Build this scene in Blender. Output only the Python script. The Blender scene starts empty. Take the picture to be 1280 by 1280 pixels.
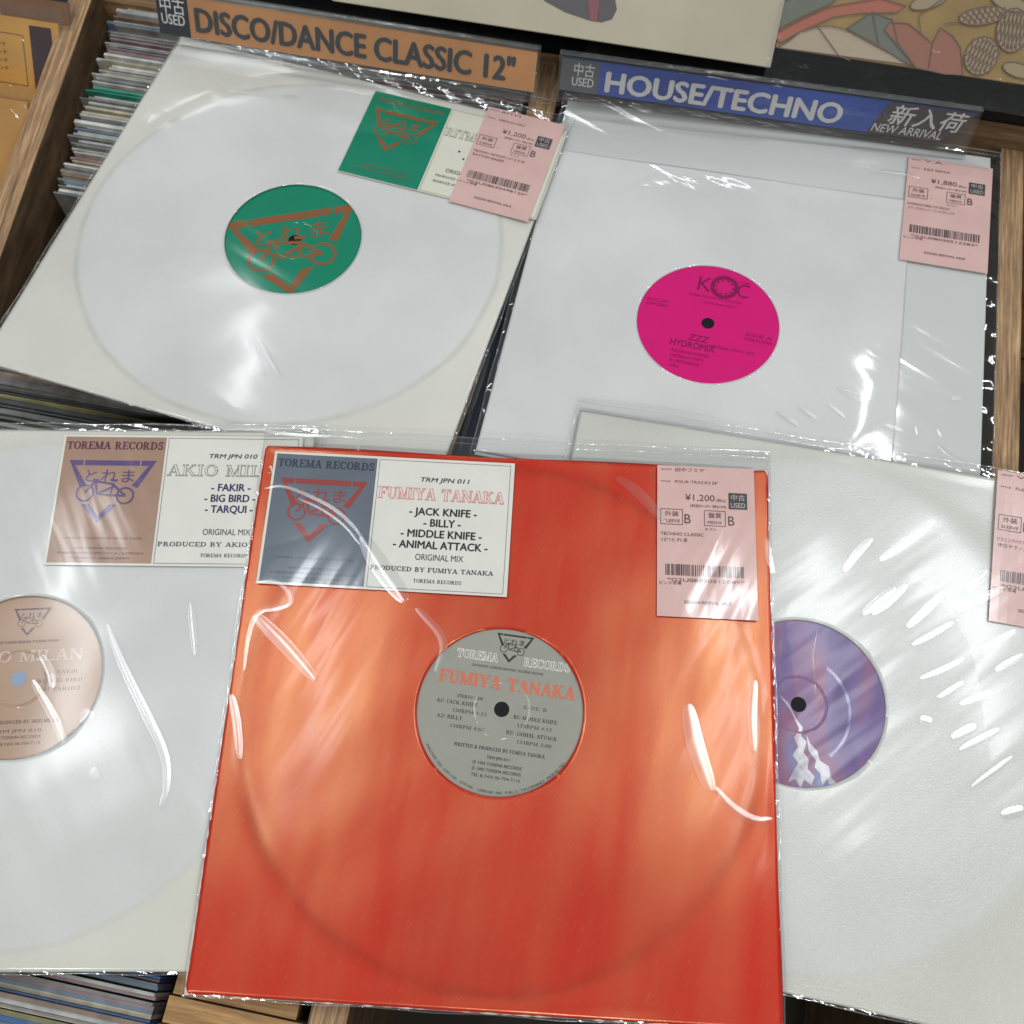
import bpy, math, random
from mathutils import Matrix, Vector
random.seed(7)
S = bpy.context.scene
C = S.collection
# ------------------------------------------------------------------ camera, world, lamps, exposure
TILT, ROLL, CAMH = 0.37092, 0.015558, 0.59509
ct, st = math.cos(TILT), math.sin(TILT)
r0 = Vector((1, 0, 0)); u0 = Vector((0, ct, st)); back = Vector((0, -st, ct))
cr, sr = math.cos(ROLL), math.sin(ROLL)
right = cr*r0 + sr*u0; up = -sr*r0 + cr*u0
CAM = Vector((0, 0, CAMH))
cd = bpy.data.cameras.new('camera'); co = bpy.data.objects.new('camera', cd); C.objects.link(co)
m = Matrix.Identity(4)
for i, a in enumerate((right, up, back)):
    for j in range(3): m[j][i] = a[j]
m.translation = CAM
co.matrix_world = m
cd.dof.use_dof = True; cd.dof.focus_distance = .60; cd.dof.aperture_fstop = 13
cd.sensor_width = 36; cd.lens = 36.0; cd.clip_start = 0.02; cd.clip_end = 50
S.camera = co
S.render.resolution_x = S.render.resolution_y = 1024
W = bpy.data.worlds.new("World"); S.world = W; W.use_nodes = True
W.node_tree.nodes['Background'].inputs[0].default_value = (0.93, 0.99, 1.0, 1)
W.node_tree.nodes['Background'].inputs[1].default_value = 0.10
S.view_settings.view_transform = 'Standard'; S.view_settings.look = 'None'
S.view_settings.exposure = 0.42; S.view_settings.gamma = 1
S.cycles.max_bounces = 8; S.cycles.transparent_max_bounces = 16
S.cycles.caustics_reflective = False; S.cycles.caustics_refractive = False
S.cycles.use_denoising = True

def lamp(name, x, y, z, power, size, sy=None, col=(1, .97, .92)):
    d = bpy.data.lights.new(name, 'AREA'); d.energy = power; d.color = col
    if sy: d.shape = 'RECTANGLE'; d.size = size; d.size_y = sy
    else: d.shape = 'DISK'; d.size = size
    o = bpy.data.objects.new(name, d); C.objects.link(o); o.location = (x, y, z)
    return o
# fill spots added for diffuse light, placed outside the film's mirror angle
for x, y, p in [(-1.1, -1.2, 10), (.1, -1.3, 11), (1.2, -1.2, 10), (-2.3, .9, 8), (2.3, .9, 8)]:
    lamp('fill_spot', x, y, 2.05, p, .12)
for x, y, ln, p in [(-1.10, .50, .70, 4.4), (-.54, .42, .62, 4.4), (.54, .42, .62, 4.4), (.93, .48, .62, 5.0), (-.80, 1.86, .5, 1.5), (.96, 1.62, .5, 2.8)]:
    lamp('ceiling_tube', x, y, 2.05, p, .030, ln, (.93, .97, 1))

lamp('ceiling_tube', -.1, 3.25, 2.05, 11, 2.6, .03, (.93, .97, 1))  # cross tube added for the glints along the far bag edges

# ------------------------------------------------------------------ projection of measured pixels onto real planes
def ray(u, w):
    return right*((u-640)/1280) + up*(-(w-640)/1280) - back
def P(u, w, z=0.0):
    d = ray(u, w); return CAM + d*((z-CAM.z)/d.z)

# ------------------------------------------------------------------ materials
def nodes(mt):
    mt.use_nodes = True
    n = mt.node_tree.nodes; l = mt.node_tree.links
    return n, l, n['Principled BSDF']
FILM = {}   # sleeve key -> (streak angle, streak amp, wave amp)
def film_rough(key): return FILM[key][3] if len(FILM[key]) > 3 else .08
def film_normal(n, l, key):
    ang, amp, wav = FILM[key][:3]
    g = n.new('ShaderNodeNewGeometry')
    mp = n.new('ShaderNodeMapping'); mp.vector_type = 'POINT'
    mp.inputs['Rotation'].default_value = (0, 0, -ang)
    l.new(g.outputs['Position'], mp.inputs['Vector'])
    mp2 = n.new('ShaderNodeMapping'); mp2.inputs['Scale'].default_value = (7, 62, 7)
    l.new(mp.outputs[0], mp2.inputs['Vector'])
    a = n.new('ShaderNodeTexNoise'); a.inputs['Scale'].default_value = 1; a.inputs['Detail'].default_value = 1.5
    a.inputs['Roughness'].default_value = .4
    l.new(mp2.outputs[0], a.inputs['Vector'])
    b = n.new('ShaderNodeTexNoise'); b.inputs['Scale'].default_value = 9; b.inputs['Detail'].default_value = 1; b.inputs['Distortion'].default_value = .6
    l.new(g.outputs['Position'], b.inputs['Vector'])
    c = n.new('ShaderNodeTexNoise'); c.inputs['Scale'].default_value = 6; c.inputs['Detail'].default_value = 0
    l.new(mp.outputs[0], c.inputs['Vector'])
    mr = n.new('ShaderNodeMapRange'); mr.inputs[1].default_value = .42; mr.inputs[2].default_value = .62
    l.new(c.outputs[0], mr.inputs[0])
    m1 = n.new('ShaderNodeMath'); m1.operation = 'MULTIPLY'; l.new(a.outputs[0], m1.inputs[0]); l.new(mr.outputs[0], m1.inputs[1])
    m2 = n.new('ShaderNodeMath'); m2.operation = 'MULTIPLY'; l.new(m1.outputs[0], m2.inputs[0]); m2.inputs[1].default_value = amp
    m3 = n.new('ShaderNodeMath'); m3.operation = 'MULTIPLY_ADD'; l.new(b.outputs[0], m3.inputs[0]); m3.inputs[1].default_value = wav
    l.new(m2.outputs[0], m3.inputs[2])
    bp = n.new('ShaderNodeBump'); bp.inputs['Strength'].default_value = 1; bp.inputs['Distance'].default_value = .001
    l.new(m3.outputs[0], bp.inputs['Height'])
    return bp
_mc = {}
def mat(name, col, rough=.55, film=None, grain=0.0, gscale=900, metal=0.0, mottle=0.0, mscale=18, spec=.2, coat=.85, tint=None, col2=None, weave=0):
    k = (name, film)
    if k in _mc: return _mc[k]
    mt = bpy.data.materials.new(name + ('_' + film if film else ''))
    n, l, b = nodes(mt)
    c4 = (*col, 1)
    b.inputs['Base Color'].default_value = c4
    b.inputs['Roughness'].default_value = rough
    b.inputs['Metallic'].default_value = metal
    b.inputs['Specular IOR Level'].default_value = spec
    if tint: b.inputs['Specular Tint'].default_value = (*tint, 1)
    g = n.new('ShaderNodeNewGeometry')
    if mottle:
        t = n.new('ShaderNodeTexNoise'); t.inputs['Scale'].default_value = mscale; t.inputs['Detail'].default_value = 4
        l.new(g.outputs['Position'], t.inputs['Vector'])
        r = n.new('ShaderNodeValToRGB'); c2 = col2 or tuple(x*(1-mottle) for x in col)
        r.color_ramp.elements[0].position = .35; r.color_ramp.elements[1].position = .65
        r.color_ramp.elements[0].color = (*c2, 1); r.color_ramp.elements[1].color = c4
        l.new(t.outputs[0], r.inputs[0]); l.new(r.outputs[0], b.inputs['Base Color'])
    if grain:
        t = n.new('ShaderNodeTexNoise'); t.inputs['Scale'].default_value = gscale; t.inputs['Detail'].default_value = 2
        l.new(g.outputs['Position'], t.inputs['Vector'])
        bp = n.new('ShaderNodeBump'); bp.inputs['Strength'].default_value = grain; bp.inputs['Distance'].default_value = .0004
        l.new(t.outputs[0], bp.inputs['Height']); l.new(bp.outputs[0], b.inputs['Normal'])
    if film:
        b.inputs['Coat Weight'].default_value = coat
        b.inputs['Coat Roughness'].default_value = film_rough(film)
        b.inputs['Coat IOR'].default_value = 1.5
        l.new(film_normal(n, l, film).outputs[0], b.inputs['Coat Normal'])
    _mc[k] = mt
    return mt
def clear_film(name='clear_film', diff=.02, refl=.02, rough=.05, bump=.07):
    if name in _mc: return _mc[name]
    mt = bpy.data.materials.new(name); n, l, b = nodes(mt)
    n.remove(b)
    out = n['Material Output']
    tr = n.new('ShaderNodeBsdfTransparent'); tr.inputs[0].default_value = (.97, .978, .978, 1) if name != 'film_fold' else (1, 1, 1, 1)
    df = n.new('ShaderNodeBsdfDiffuse'); df.inputs[0].default_value = (.75, .8, .8, 1)
    gl = n.new('ShaderNodeBsdfGlossy'); gl.inputs['Roughness'].default_value = rough; gl.inputs[0].default_value = (1, 1, 1, 1)
    m1 = n.new('ShaderNodeMixShader'); m1.inputs[0].default_value = diff
    l.new(tr.outputs[0], m1.inputs[1]); l.new(df.outputs[0], m1.inputs[2])
    lw = n.new('ShaderNodeLayerWeight'); lw.inputs[0].default_value = .5
    pw_ = n.new('ShaderNodeMath'); pw_.operation = 'POWER'; pw_.inputs[1].default_value = 5; l.new(lw.outputs['Facing'], pw_.inputs[0])
    fr = n.new('ShaderNodeMath'); fr.operation = 'MULTIPLY_ADD'; fr.inputs[1].default_value = .9; fr.inputs[2].default_value = .06; l.new(pw_.outputs[0], fr.inputs[0])
    ad = n.new('ShaderNodeMath'); ad.operation = 'ADD'; ad.use_clamp = True; ad.inputs[1].default_value = refl
    l.new(fr.outputs[0], ad.inputs[0])
    m2 = n.new('ShaderNodeMixShader'); l.new(ad.outputs[0], m2.inputs[0]); l.new(m1.outputs[0], m2.inputs[1]); l.new(gl.outputs[0], m2.inputs[2])
    g = n.new('ShaderNodeNewGeometry')
    t = n.new('ShaderNodeTexNoise'); t.inputs['Scale'].default_value = 70; t.inputs['Detail'].default_value = 2; t.inputs['Distortion'].default_value = 1
    l.new(g.outputs['Position'], t.inputs['Vector'])
    bp = n.new('ShaderNodeBump'); bp.inputs['Strength'].default_value = bump; bp.inputs['Distance'].default_value = .004
    l.new(t.outputs[0], bp.inputs['Height']); l.new(bp.outputs[0], gl.inputs['Normal'])
    l.new(m2.outputs[0], out.inputs['Surface'])
    _mc[name] = mt
    return mt
def wood(name='plywood', c1=(.58, .37, .19), c2=(.12, .06, .028), along='y', sc=1.0):
    if name in _mc: return _mc[name]
    mt = bpy.data.materials.new(name); n, l, b = nodes(mt)
    b.inputs['Roughness'].default_value = .6
    t = n.new('ShaderNodeTexCoord'); mp = n.new('ShaderNodeMapping')
    mp.inputs['Scale'].default_value = (420*sc, 17, 90) if along == 'y' else (17, 420*sc, 90)
    l.new(t.outputs['Object'], mp.inputs['Vector'])
    a = n.new('ShaderNodeTexNoise'); a.inputs['Scale'].default_value = 1; a.inputs['Detail'].default_value = 8; a.inputs['Roughness'].default_value = .72
    l.new(mp.outputs[0], a.inputs['Vector'])
    r = n.new('ShaderNodeValToRGB')
    e = r.color_ramp.elements; e[0].position = .34; e[1].position = .66
    e[0].color = (*c2, 1); e[1].color = (*c1, 1)
    x = e.new(.5); x.color = (*[(p+q)/2.3 for p, q in zip(c1, c2)], 1)
    l.new(a.outputs[0], r.inputs[0]); l.new(r.outputs[0], b.inputs['Base Color'])
    bp = n.new('ShaderNodeBump'); bp.inputs['Strength'].default_value = .5; bp.inputs['Distance'].default_value = .0008
    l.new(a.outputs[0], bp.inputs['Height']); l.new(bp.outputs[0], b.inputs['Normal'])
    _mc[name] = mt
    return mt

# ------------------------------------------------------------------ objects
def tag(o, label=None, cat=None, group=None, kind=None):
    if label: o['label'] = label
    if cat: o['category'] = cat
    if group: o['group'] = group
    if kind: o['kind'] = kind
    return o
def empty(name, mw):
    o = bpy.data.objects.new(name, None); C.objects.link(o); o.matrix_world = mw; o.empty_display_size = .02
    return o
def mk(name, vs, fs, mt, parent=None, smooth=False):
    me = bpy.data.meshes.new(name); me.from_pydata([tuple(v) for v in vs], [], fs); me.update()
    me.materials.append(mt)
    if smooth: me.polygons.foreach_set('use_smooth', [True]*len(me.polygons))
    o = bpy.data.objects.new(name, me); C.objects.link(o)
    if parent is not None: o.parent = parent
    return o
def box_vf(x0, x1, y0, y1, z0, z1):
    return ([(x0,y0,z0),(x1,y0,z0),(x1,y1,z0),(x0,y1,z0),(x0,y0,z1),(x1,y0,z1),(x1,y1,z1),(x0,y1,z1)],
            [(0,3,2,1),(4,5,6,7),(0,1,5,4),(1,2,6,5),(2,3,7,6),(3,0,4,7)])
def box(name, x0, x1, y0, y1, z0, z1, mt, parent=None):
    v, f = box_vf(x0, x1, y0, y1, z0, z1); return mk(name, v, f, mt, parent)

# text outlines from Blender's own font, cached
_tc = {}
def glyphs(body, bold=0.0):
    k = (body, bold)
    if k in _tc: return _tc[k]
    cu = bpy.data.curves.new('t', 'FONT'); cu.body = body; cu.size = 1; cu.offset = bold; cu.resolution_u = 3
    ob = bpy.data.objects.new('t', cu); C.objects.link(ob)
    dg = bpy.context.evaluated_depsgraph_get(); dg.update()
    me = bpy.data.meshes.new_from_object(ob.evaluated_get(dg))
    vs = [(v.co.x, v.co.y) for v in me.vertices]; fs = [tuple(p.vertices) for p in me.polygons]
    bpy.data.objects.remove(ob); bpy.data.curves.remove(cu); bpy.data.meshes.remove(me)
    _tc[k] = (vs, fs)
    return _tc[k]

# a small serif alphabet: strokes (points, width); 1 = cap height
def arc(cx, cy, rx, ry, a0, a1, n=12):
    return [(cx+rx*math.cos(math.radians(a0+(a1-a0)*i/n)), cy+ry*math.sin(math.radians(a0+(a1-a0)*i/n))) for i in range(n+1)]
K, T = .19, .075
def stem(x, y0=0, y1=1, w=K, s0=True, s1=True):
    r = [([(x, y0), (x, y1)], w)]
    if s0: r.append(([(x-w/2-.1, y0+T/2), (x+w/2+.1, y0+T/2)], T))
    if s1: r.append(([(x-w/2-.1, y1-T/2), (x+w/2+.1, y1-T/2)], T))
    return r
def ring_(cx, cy, rx, ry, a0=0, a1=360): return [(arc(cx, cy, rx, ry, a0, a1, 20), 'v')]
SER = {
 'T': (.9, stem(.45, s1=False) + [([(0, 1-T/2), (.9, 1-T/2)], T), ([(.03, .72), (.03, 1)], .06), ([(.87, .72), (.87, 1)], .06)]),
 'O': (.95, ring_(.475, .5, .39, .47)),
 'Q': (.95, ring_(.475, .5, .39, .47) + [([(.5, .2), (.85, -.12)], .12)]),
 'R': (.98, stem(.2) + [(arc(.34, .74, .32, .225, 90, -90), 'v'), ([(.25, .96), (.34, .96)], T), ([(.25, .52), (.36, .52)], T), ([(.45, .52), (.78, .03)], .17), ([(.7, T/2), (.98, T/2)], T)]),
 'P': (.85, stem(.2) + [(arc(.34, .72, .34, .245, 90, -90), 'v'), ([(.25, .965), (.34, .965)], T), ([(.25, .475), (.36, .475)], T)]),
 'B': (.88, stem(.2) + [(arc(.36, .745, .27, .22, 90, -90), 'v'), (arc(.36, .28, .36, .245, 90, -90), 'v'), ([(.25, .965), (.36, .965)], T), ([(.25, .525), (.36, .525)], T), ([(.25, .035), (.36, .035)], T)]),
 'D': (.98, stem(.2) + [(arc(.38, .5, .47, .465, 90, -90), 'v'), ([(.25, .965), (.38, .965)], T), ([(.25, .035), (.38, .035)], T)]),
 'E': (.85, stem(.2) + [([(.2, .965), (.8, .965)], T), ([(.2, .035), (.82, .035)], T), ([(.2, .5), (.58, .5)], T), ([(.79, .76), (.79, 1)], .06), ([(.81, 0), (.81, .26)], .06), ([(.58, .38), (.58, .62)], .05)]),
 'F': (.8, stem(.2) + [([(.2, .965), (.78, .965)], T), ([(.2, .5), (.56, .5)], T), ([(.77, .74), (.77, 1)], .06), ([(.56, .38), (.56, .62)], .05)]),
 'M': (1.15, stem(.13, w=.08) + stem(.98) + [([(.16, .97), (.55, .03)], .16), ([(.55, .03), (.93, .97)], .07)]),
 'N': (1.0, stem(.14, w=.08) + stem(.86, w=.08, s0=False) + [([(.13, .96), (.86, .03)], .18)]),
 'A': (1.0, [([(.5, 1), (.85, .03)], .19), ([(.47, .97), (.14, .03)], .075), ([(.26, .34), (.68, .34)], T), ([(0, T/2), (.3, T/2)], T), ([(.65, T/2), (1.02, T/2)], T)]),
 'C': (.92, ring_(.49, .5, .4, .465, 42, 318) + [([(.8, .68), (.8, .98)], .06), ([(.8, .05), (.8, .28)], .05)]),
 'G': (.98, ring_(.49, .5, .4, .465, 42, 318) + [([(.8, .68), (.8, .98)], .06), ([(.8, .05), (.8, .42)], .17), ([(.62, .42), (.95, .42)], T)]),
 'S': (.75, [([(.63, .82)] + arc(.38, .75, .25, .21, 40, 180, 8) + [(.2, .62), (.55, .42)] + arc(.38, .25, .27, .21, 0, -145, 8), .13), ([(.66, .7), (.66, .98)], .06), ([(.1, .03), (.1, .3)], .06)]),
 'U': (1.0, stem(.2, .3, 1, s0=False) + [([(.8, .3), (.8, 1)], .08), ([(.66, 1-T/2), (.94, 1-T/2)], T), (arc(.5, .32, .3, .29, 180, 360, 10), .12)]),
 'I': (.45, stem(.22)),
 'H': (1.05, stem(.2) + stem(.85) + [([(.2, .5), (.85, .5)], T)]),
 'L': (.8, stem(.2) + [([(.2, .035), (.78, .035)], T), ([(.77, 0), (.77, .28)], .06)]),
 'K': (1.0, stem(.2) + [([(.25, .42), (.8, .97)], .075), ([(.42, .58), (.85, .03)], .17), ([(.66, 1-T/2), (.95, 1-T/2)], T), ([(.7, T/2), (1.02, T/2)], T)]),
 'Y': (.95, stem(.48, 0, .48, s1=False) + [([(.15, .97), (.48, .42)], .18), ([(.82, .97), (.5, .42)], .075), ([(0, 1-T/2), (.36, 1-T/2)], T), ([(.68, 1-T/2), (.97, 1-T/2)], T)]),
 'J': (.6, [([(.35, 1), (.35, .2)], K), (arc(.2, .2, .15, .17, 0, -150, 6), .1), ([(.15, 1-T/2), (.55, 1-T/2)], T)]),
 'V': (.95, [([(.15, .97), (.48, .03)], .18), ([(.82, .97), (.5, .03)], .075), ([(0, 1-T/2), (.36, 1-T/2)], T), ([(.68, 1-T/2), (.97, 1-T/2)], T)]),
 'W': (1.35, [([(.12, .97), (.4, .03)], .17), ([(.4, .03), (.66, .95)], .07), ([(.66, .95), (.94, .03)], .17), ([(.94, .03), (1.2, .97)], .07), ([(0, 1-T/2), (1.35, 1-T/2)], T)]),
 '&': (.9, ring_(.4, .3, .3, .28) + ring_(.38, .76, .2, .2) + [([(.3, .62), (.85, .0)], .12)]),
 'X': (.95, [([(.15, .97), (.8, .03)], .18), ([(.8, .97), (.15, .03)], .075), ([(0, 1-T/2), (.34, 1-T/2)], T), ([(.65, T/2), (.98, T/2)], T)]),
 ' ': (.45, []), '.': (.3, [([(.12, 0), (.12, .14)], .14)]), ')': (.4, [(arc(.0, .5, .25, .6, 60, -60), .09)]), ':': (.3, [([(.12, 0), (.12, .14)], .14), ([(.12, .5), (.12, .64)], .14)]),
 '1': (.6, stem(.3, s1=False) + [([(.12, .8), (.3, .97)], .08)]),
 '2': (.75, [(arc(.36, .7, .26, .26, 160, -30, 10) + [(.1, .06)], .13), ([(.08, .05), (.7, .05)], .1)]),
 '3': (.75, [(arc(.34, .74, .24, .22, 150, -90, 10), .13), (arc(.34, .28, .28, .24, 90, -150, 10), .13)]),
 '0': (.75, ring_(.36, .5, .28, .46)), '4': (.75, [([(.5, 0), (.5, 1)], .15), ([(.5, .97), (.06, .3), (.72, .3)], .08)]),
}
class Ink:
    """collects flat print in one plane; every piece gets its own hair's breadth of height"""
    def __init__(s): s.v = []; s.f = []; s.k = 0
    def _z(s): s.k += 1; return (s.k % 40)*2.5e-6
    def raw(s, vs, fs):
        z = s._z(); b = len(s.v)
        s.v += [(x, y, z) for x, y in vs]; s.f += [tuple(i+b for i in f) for f in fs]
    def poly(s, pts): s.raw(pts, [tuple(range(len(pts)))])
    def rect(s, x0, y0, x1, y1): s.poly([(x0, y0), (x1, y0), (x1, y1), (x0, y1)])
    def frame(s, x0, y0, x1, y1, w):
        s.rect(x0, y0, x1, y0+w); s.rect(x0, y1-w, x1, y1); s.rect(x0, y0+w, x0+w, y1-w); s.rect(x1-w, y0+w, x1, y1-w)
    def stroke(s, pts, w, ext=0):
        ws = w if isinstance(w, list) else [w]*len(pts)
        L = []; R_ = []
        n = len(pts)
        for i, (x, y) in enumerate(pts):
            a = pts[max(i-1, 0)]; b = pts[min(i+1, n-1)]
            dx, dy = b[0]-a[0], b[1]-a[1]; q = math.hypot(dx, dy) or 1; dx /= q; dy /= q
            if ext and i == 0: x -= dx*ext; y -= dy*ext
            if ext and i == n-1: x += dx*ext; y += dy*ext
            h = ws[i]/2
            L.append((x-dy*h, y+dx*h)); R_.append((x+dy*h, y-dx*h))
        vs = L+R_
        s.raw(vs, [(i, i+n, i+1+n, i+1) for i in range(n-1)])
    def circle(s, cx, cy, r, w, n=28):
        s.stroke([(cx+r*math.cos(2*math.pi*i/n), cy+r*math.sin(2*math.pi*i/n)) for i in range(n+1)], w)
    def disc(s, cx, cy, r, n=24):
        s.poly([(cx+r*math.cos(2*math.pi*i/n), cy+r*math.sin(2*math.pi*i/n)) for i in range(n)])
    def text(s, body, x, y, h, width=None, align='l', bold=0.0, rot=0.0, slant=0.0):
        """cap height h at baseline (x, y); width squeezes it to fit"""
        vs, fs = glyphs(body)
        if not vs: return
        if bold:
            for a in ((-1, 0), (1, 0), (0, -.7), (0, .7)):
                d = bold*.6*h/.72
                s.text(body, x+a[0]*d, y+a[1]*d, h, width, align, 0.0, rot, slant)
        x0 = min(a for a, _ in vs); x1 = max(a for a, _ in vs)
        sy = h/.72; sx = sy if width is None else width/max(x1-x0, 1e-6)
        wd = (x1-x0)*sx
        ox = {'l': 0, 'c': -wd/2, 'r': -wd}[align]
        c, q = math.cos(rot), math.sin(rot)
        out = []
        for a, b in vs:
            px, py = (a-x0)*sx+ox, b*sy
            px += slant*py
            out.append((x+c*px-q*py, y+q*px+c*py))
        s.raw(out, fs)
    def serif(s, body, x, y, h, width=None, align='l', grow=0.0, gap=.1, rot=0.0):
        tot = sum(SER[c][0]+gap for c in body)-gap
        sx = h if width is None else width/tot
        wd = tot*sx; cx = x+{'l': 0, 'c': -wd/2, 'r': -wd}[align]
        px = 0
        for ch in body:
            w_, st_ = SER[ch]
            for pts, w in st_:
                if w == 'v':   # thick at the sides, thin at top and bottom
                    n = len(pts); ws = []
                    for i in range(n):
                        a = pts[max(i-1, 0)]; b = pts[min(i+1, n-1)]
                        dx, dy = abs(b[0]-a[0]), abs(b[1]-a[1]); q = math.hypot(dx, dy)
                        ws.append(.07+(K-.05)*(dy/q)**2)
                    wl = [q*h*.97+2*grow for q in ws]
                else: wl = [w*h+2*grow]*len(pts)
                q = [(cx+(px+a)*sx, y+b*h) for a, b in pts]
                s.stroke(q, wl, ext=grow)
            px += w_+gap
    def arctext(s, body, cx, cy, r, a_mid, step, h):
        n = len(body)
        for i, ch in enumerate(body):
            a = math.radians(a_mid + (i-(n-1)/2)*step)
            if ch != ' ': s.text(ch, cx+r*math.cos(a), cy+r*math.sin(a), h, align='c', rot=a+math.pi/2)
    def build(s, name, mt, parent, x=0, y=0, z=0, rot=0, label=None):
        o = mk(name, s.v, s.f, mt, parent)
        o.location = (x, y, z); o.rotation_euler = (0, 0, rot)
        if label: o['label'] = label
        return o
MM = .001
def emblem(k, x, y, w, tri=True, fat=1.0):
    """inverted triangle with kana, a bicycle and the point below; (x, y) = middle of the top bar, w = width"""
    u = w/100
    def q(*p): return [(x+a*u, y+b*u) for a, b in p]
    t = 6.2*fat
    k.poly(q((-50, 0), (-34, 0), (-34, -t), (-43, -t), (-26.5, -31), (-34, -33.5)))
    k.poly(q((-32, 0), (31, 0), (31, -t), (-32, -t)))
    k.poly(q((33, 0), (50, 0), (32, -33.5), (25, -31), (42, -t), (33, -t)))
    k.poly(q((-29, -54), (-20, -54), (-9, -68), (2, -54), (11, -54), (-9, -76)))
    k.text('とれま', x-1*u, y-26*u, 13*u, width=56*u, align='c', bold=.012)
    for cx in (-27, 19): k.circle(x+cx*u, y-(42+.06*cx)*u, 9.5*u, 2.2*u*fat)
    W_ = 2.8*u*fat
    for a in ([(-27, -40), (-17, -26), (3, -29), (19, -43)], [(-17, -26), (-13, -41), (2, -43), (4, -28)], [(-13, -41), (5, -32)], [(-20, -24), (-12, -25)], [(0, -24), (8, -25)], [(2, -43), (19, -43)]):
        k.stroke(q(*a), W_)

# ------------------------------------------------------------------ sleeve frames (measured pose of every packaged record)
POSE = {'red':     (-.00521, .1066, -.04194, .00574, .01012, .03472),
        'green':   (-.15678, .43835, -.28247, -.0071, -.01503, -.05547),
        'magenta': (.16048, .3946, -.19899, -.00481, .03316, -.06253),
        'purple':  (.16775, .11697, -.19024, .00373, .06052, .04772),
        'tan':     (-.281, .12229, .012, .00244, -.00693, .03627)}
HS = .157
def frame(key):
    x, y, a, z, px, py = POSE[key]
    X = Vector((math.cos(a), math.sin(a), px*math.cos(a)+py*math.sin(a))).normalized()
    N = Vector((-px, -py, 1)).normalized(); Y = N.cross(X)
    mw = Matrix.Identity(4)
    for i, q in enumerate((X, Y, N)):
        for j in range(3): mw[j][i] = q[j]
    mw.translation = (x, y, z)
    return mw
FR = {k: frame(k) for k in POSE}
def loc(key, u, w, h=0.0):
    """local (x, y) in metres on the plane of a sleeve, h above it"""
    mi = FR[key].inverted()
    o = mi @ CAM; d = mi.to_3x3() @ ray(u, w)
    t = (h-o.z)/d.z
    return (o.x+d.x*t, o.y+d.y*t)
FILM['red'] = (math.radians(60), .6, .7, .12)
FILM['green'] = (math.radians(-35), .5, .5, .11)
FILM['magenta'] = (math.radians(-38), 1.1, .6, .06)
FILM['purple'] = (math.radians(34), .7, .6, .15)
FILM['tan'] = (math.radians(-62), .8, 1.0, .14)

def relief(x, y, cx, cy, rr, rim, bulge, seed):
    r = math.hypot(x-cx, y-cy)
    h = bulge*(1/(1+math.exp(min((r-rr)/.0035, 50))))
    th_ = math.atan2(y-cy, x-cx)
    h += rim*(.45+.35*math.sin(th_*2+seed)+.2*math.sin(th_*5+seed*2))*math.exp(-((r-rr+.001)/.0034)**2)
    h += .0005*math.sin(x*29+y*9+seed)*math.cos(y*25-x*7+seed*1.7)+.00012*math.sin(x*71-y*33+seed)*math.cos(y*83+seed)
    e = min(HS-abs(x), HS-abs(y)); 
    h *= min(1, max(e, 0)/.006)
    return h
def jacket(name, parent, mt, half=HS, ctr=(0, 0), hole=(0, 0), hr=.0478, disc=(0, 0), rr=.1505, rim=.00008, bulge=.0008, seed=0, z0=0, wob=.0004, z_bot=-.0012):
    NT = 288; NR = 54
    vs = []; fs = []
    rnd = random.Random(seed)
    ph = [rnd.uniform(0, 6.28) for _ in range(6)]
    for i in range(NT):
        a = 2*math.pi*(i+.5)/NT
        # match square corners exactly
        for cxn in range(4):
            ca = math.atan2((half if cxn < 2 else -half)+ctr[1]-hole[1], (half if cxn % 2 == 0 else -half)+ctr[0]-hole[0]) % (2*math.pi)
            if abs(ca-a) <= math.pi/NT+1e-9: a = ca
        c, s_ = math.cos(a), math.sin(a)
        dx = ((half if c > 0 else -half)+ctr[0]-hole[0])/(c if abs(c) > 1e-9 else 1e-9)
        dy = ((half if s_ > 0 else -half)+ctr[1]-hole[1])/(s_ if abs(s_) > 1e-9 else 1e-9)
        R1 = min(dx, dy)
        for j in range(NR+1):
            t = j/NR; r = hr+(R1-hr)*t
            x = hole[0]+r*c; y = hole[1]+r*s_
            if j == NR:
                x += wob*.5*math.sin(y*40+ph[0])*(abs(c) > abs(s_)); y += wob*.5*math.sin(x*37+ph[1])*(abs(s_) > abs(c))
            z = z0+relief(x, y, disc[0], disc[1], rr, rim, bulge, seed)
            vs.append((x, y, z))
        x = hole[0]+hr*c; y = hole[1]+hr*s_
        vs.append((x, y, z0+bulge-.00045))               # lip of the hole
        x = hole[0]+R1*c; y = hole[1]+R1*s_
        vs.append((x, y, z_bot))
    M_ = NR+3
    for i in range(NT):
        k = (i+1) % NT
        for j in range(NR): fs.append((i*M_+j, i*M_+j+1, k*M_+j+1, k*M_+j))
        fs.append((i*M_+NR+1, i*M_, k*M_, k*M_+NR+1))
        fs.append((i*M_+NR, i*M_+NR+2, k*M_+NR+2, k*M_+NR))
    fs.append(tuple(i*M_+NR+2 for i in reversed(range(NT))))
    o = mk(name, vs, fs, mt, parent, True)
    fl = [True]*len(fs); q = NR+2
    for i in range(NT): fl[i*q+NR] = fl[i*q+NR+1] = False
    fl[-1] = False
    o.data.polygons.foreach_set('use_smooth', fl)
    return o
def annulus(name, parent, mt, r0_, r1_, z, cx=0, cy=0, n=128, smooth=False):
    vs = []; fs = []
    for i in range(n):
        a = 2*math.pi*i/n
        vs += [(cx+r0_*math.cos(a), cy+r0_*math.sin(a), z), (cx+r1_*math.cos(a), cy+r1_*math.sin(a), z)]
    for i in range(n):
        k = (i+1) % n; fs.append((2*i, 2*i+1, 2*k+1, 2*k))
    return mk(name, vs, fs, mt, parent, smooth)
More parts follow.
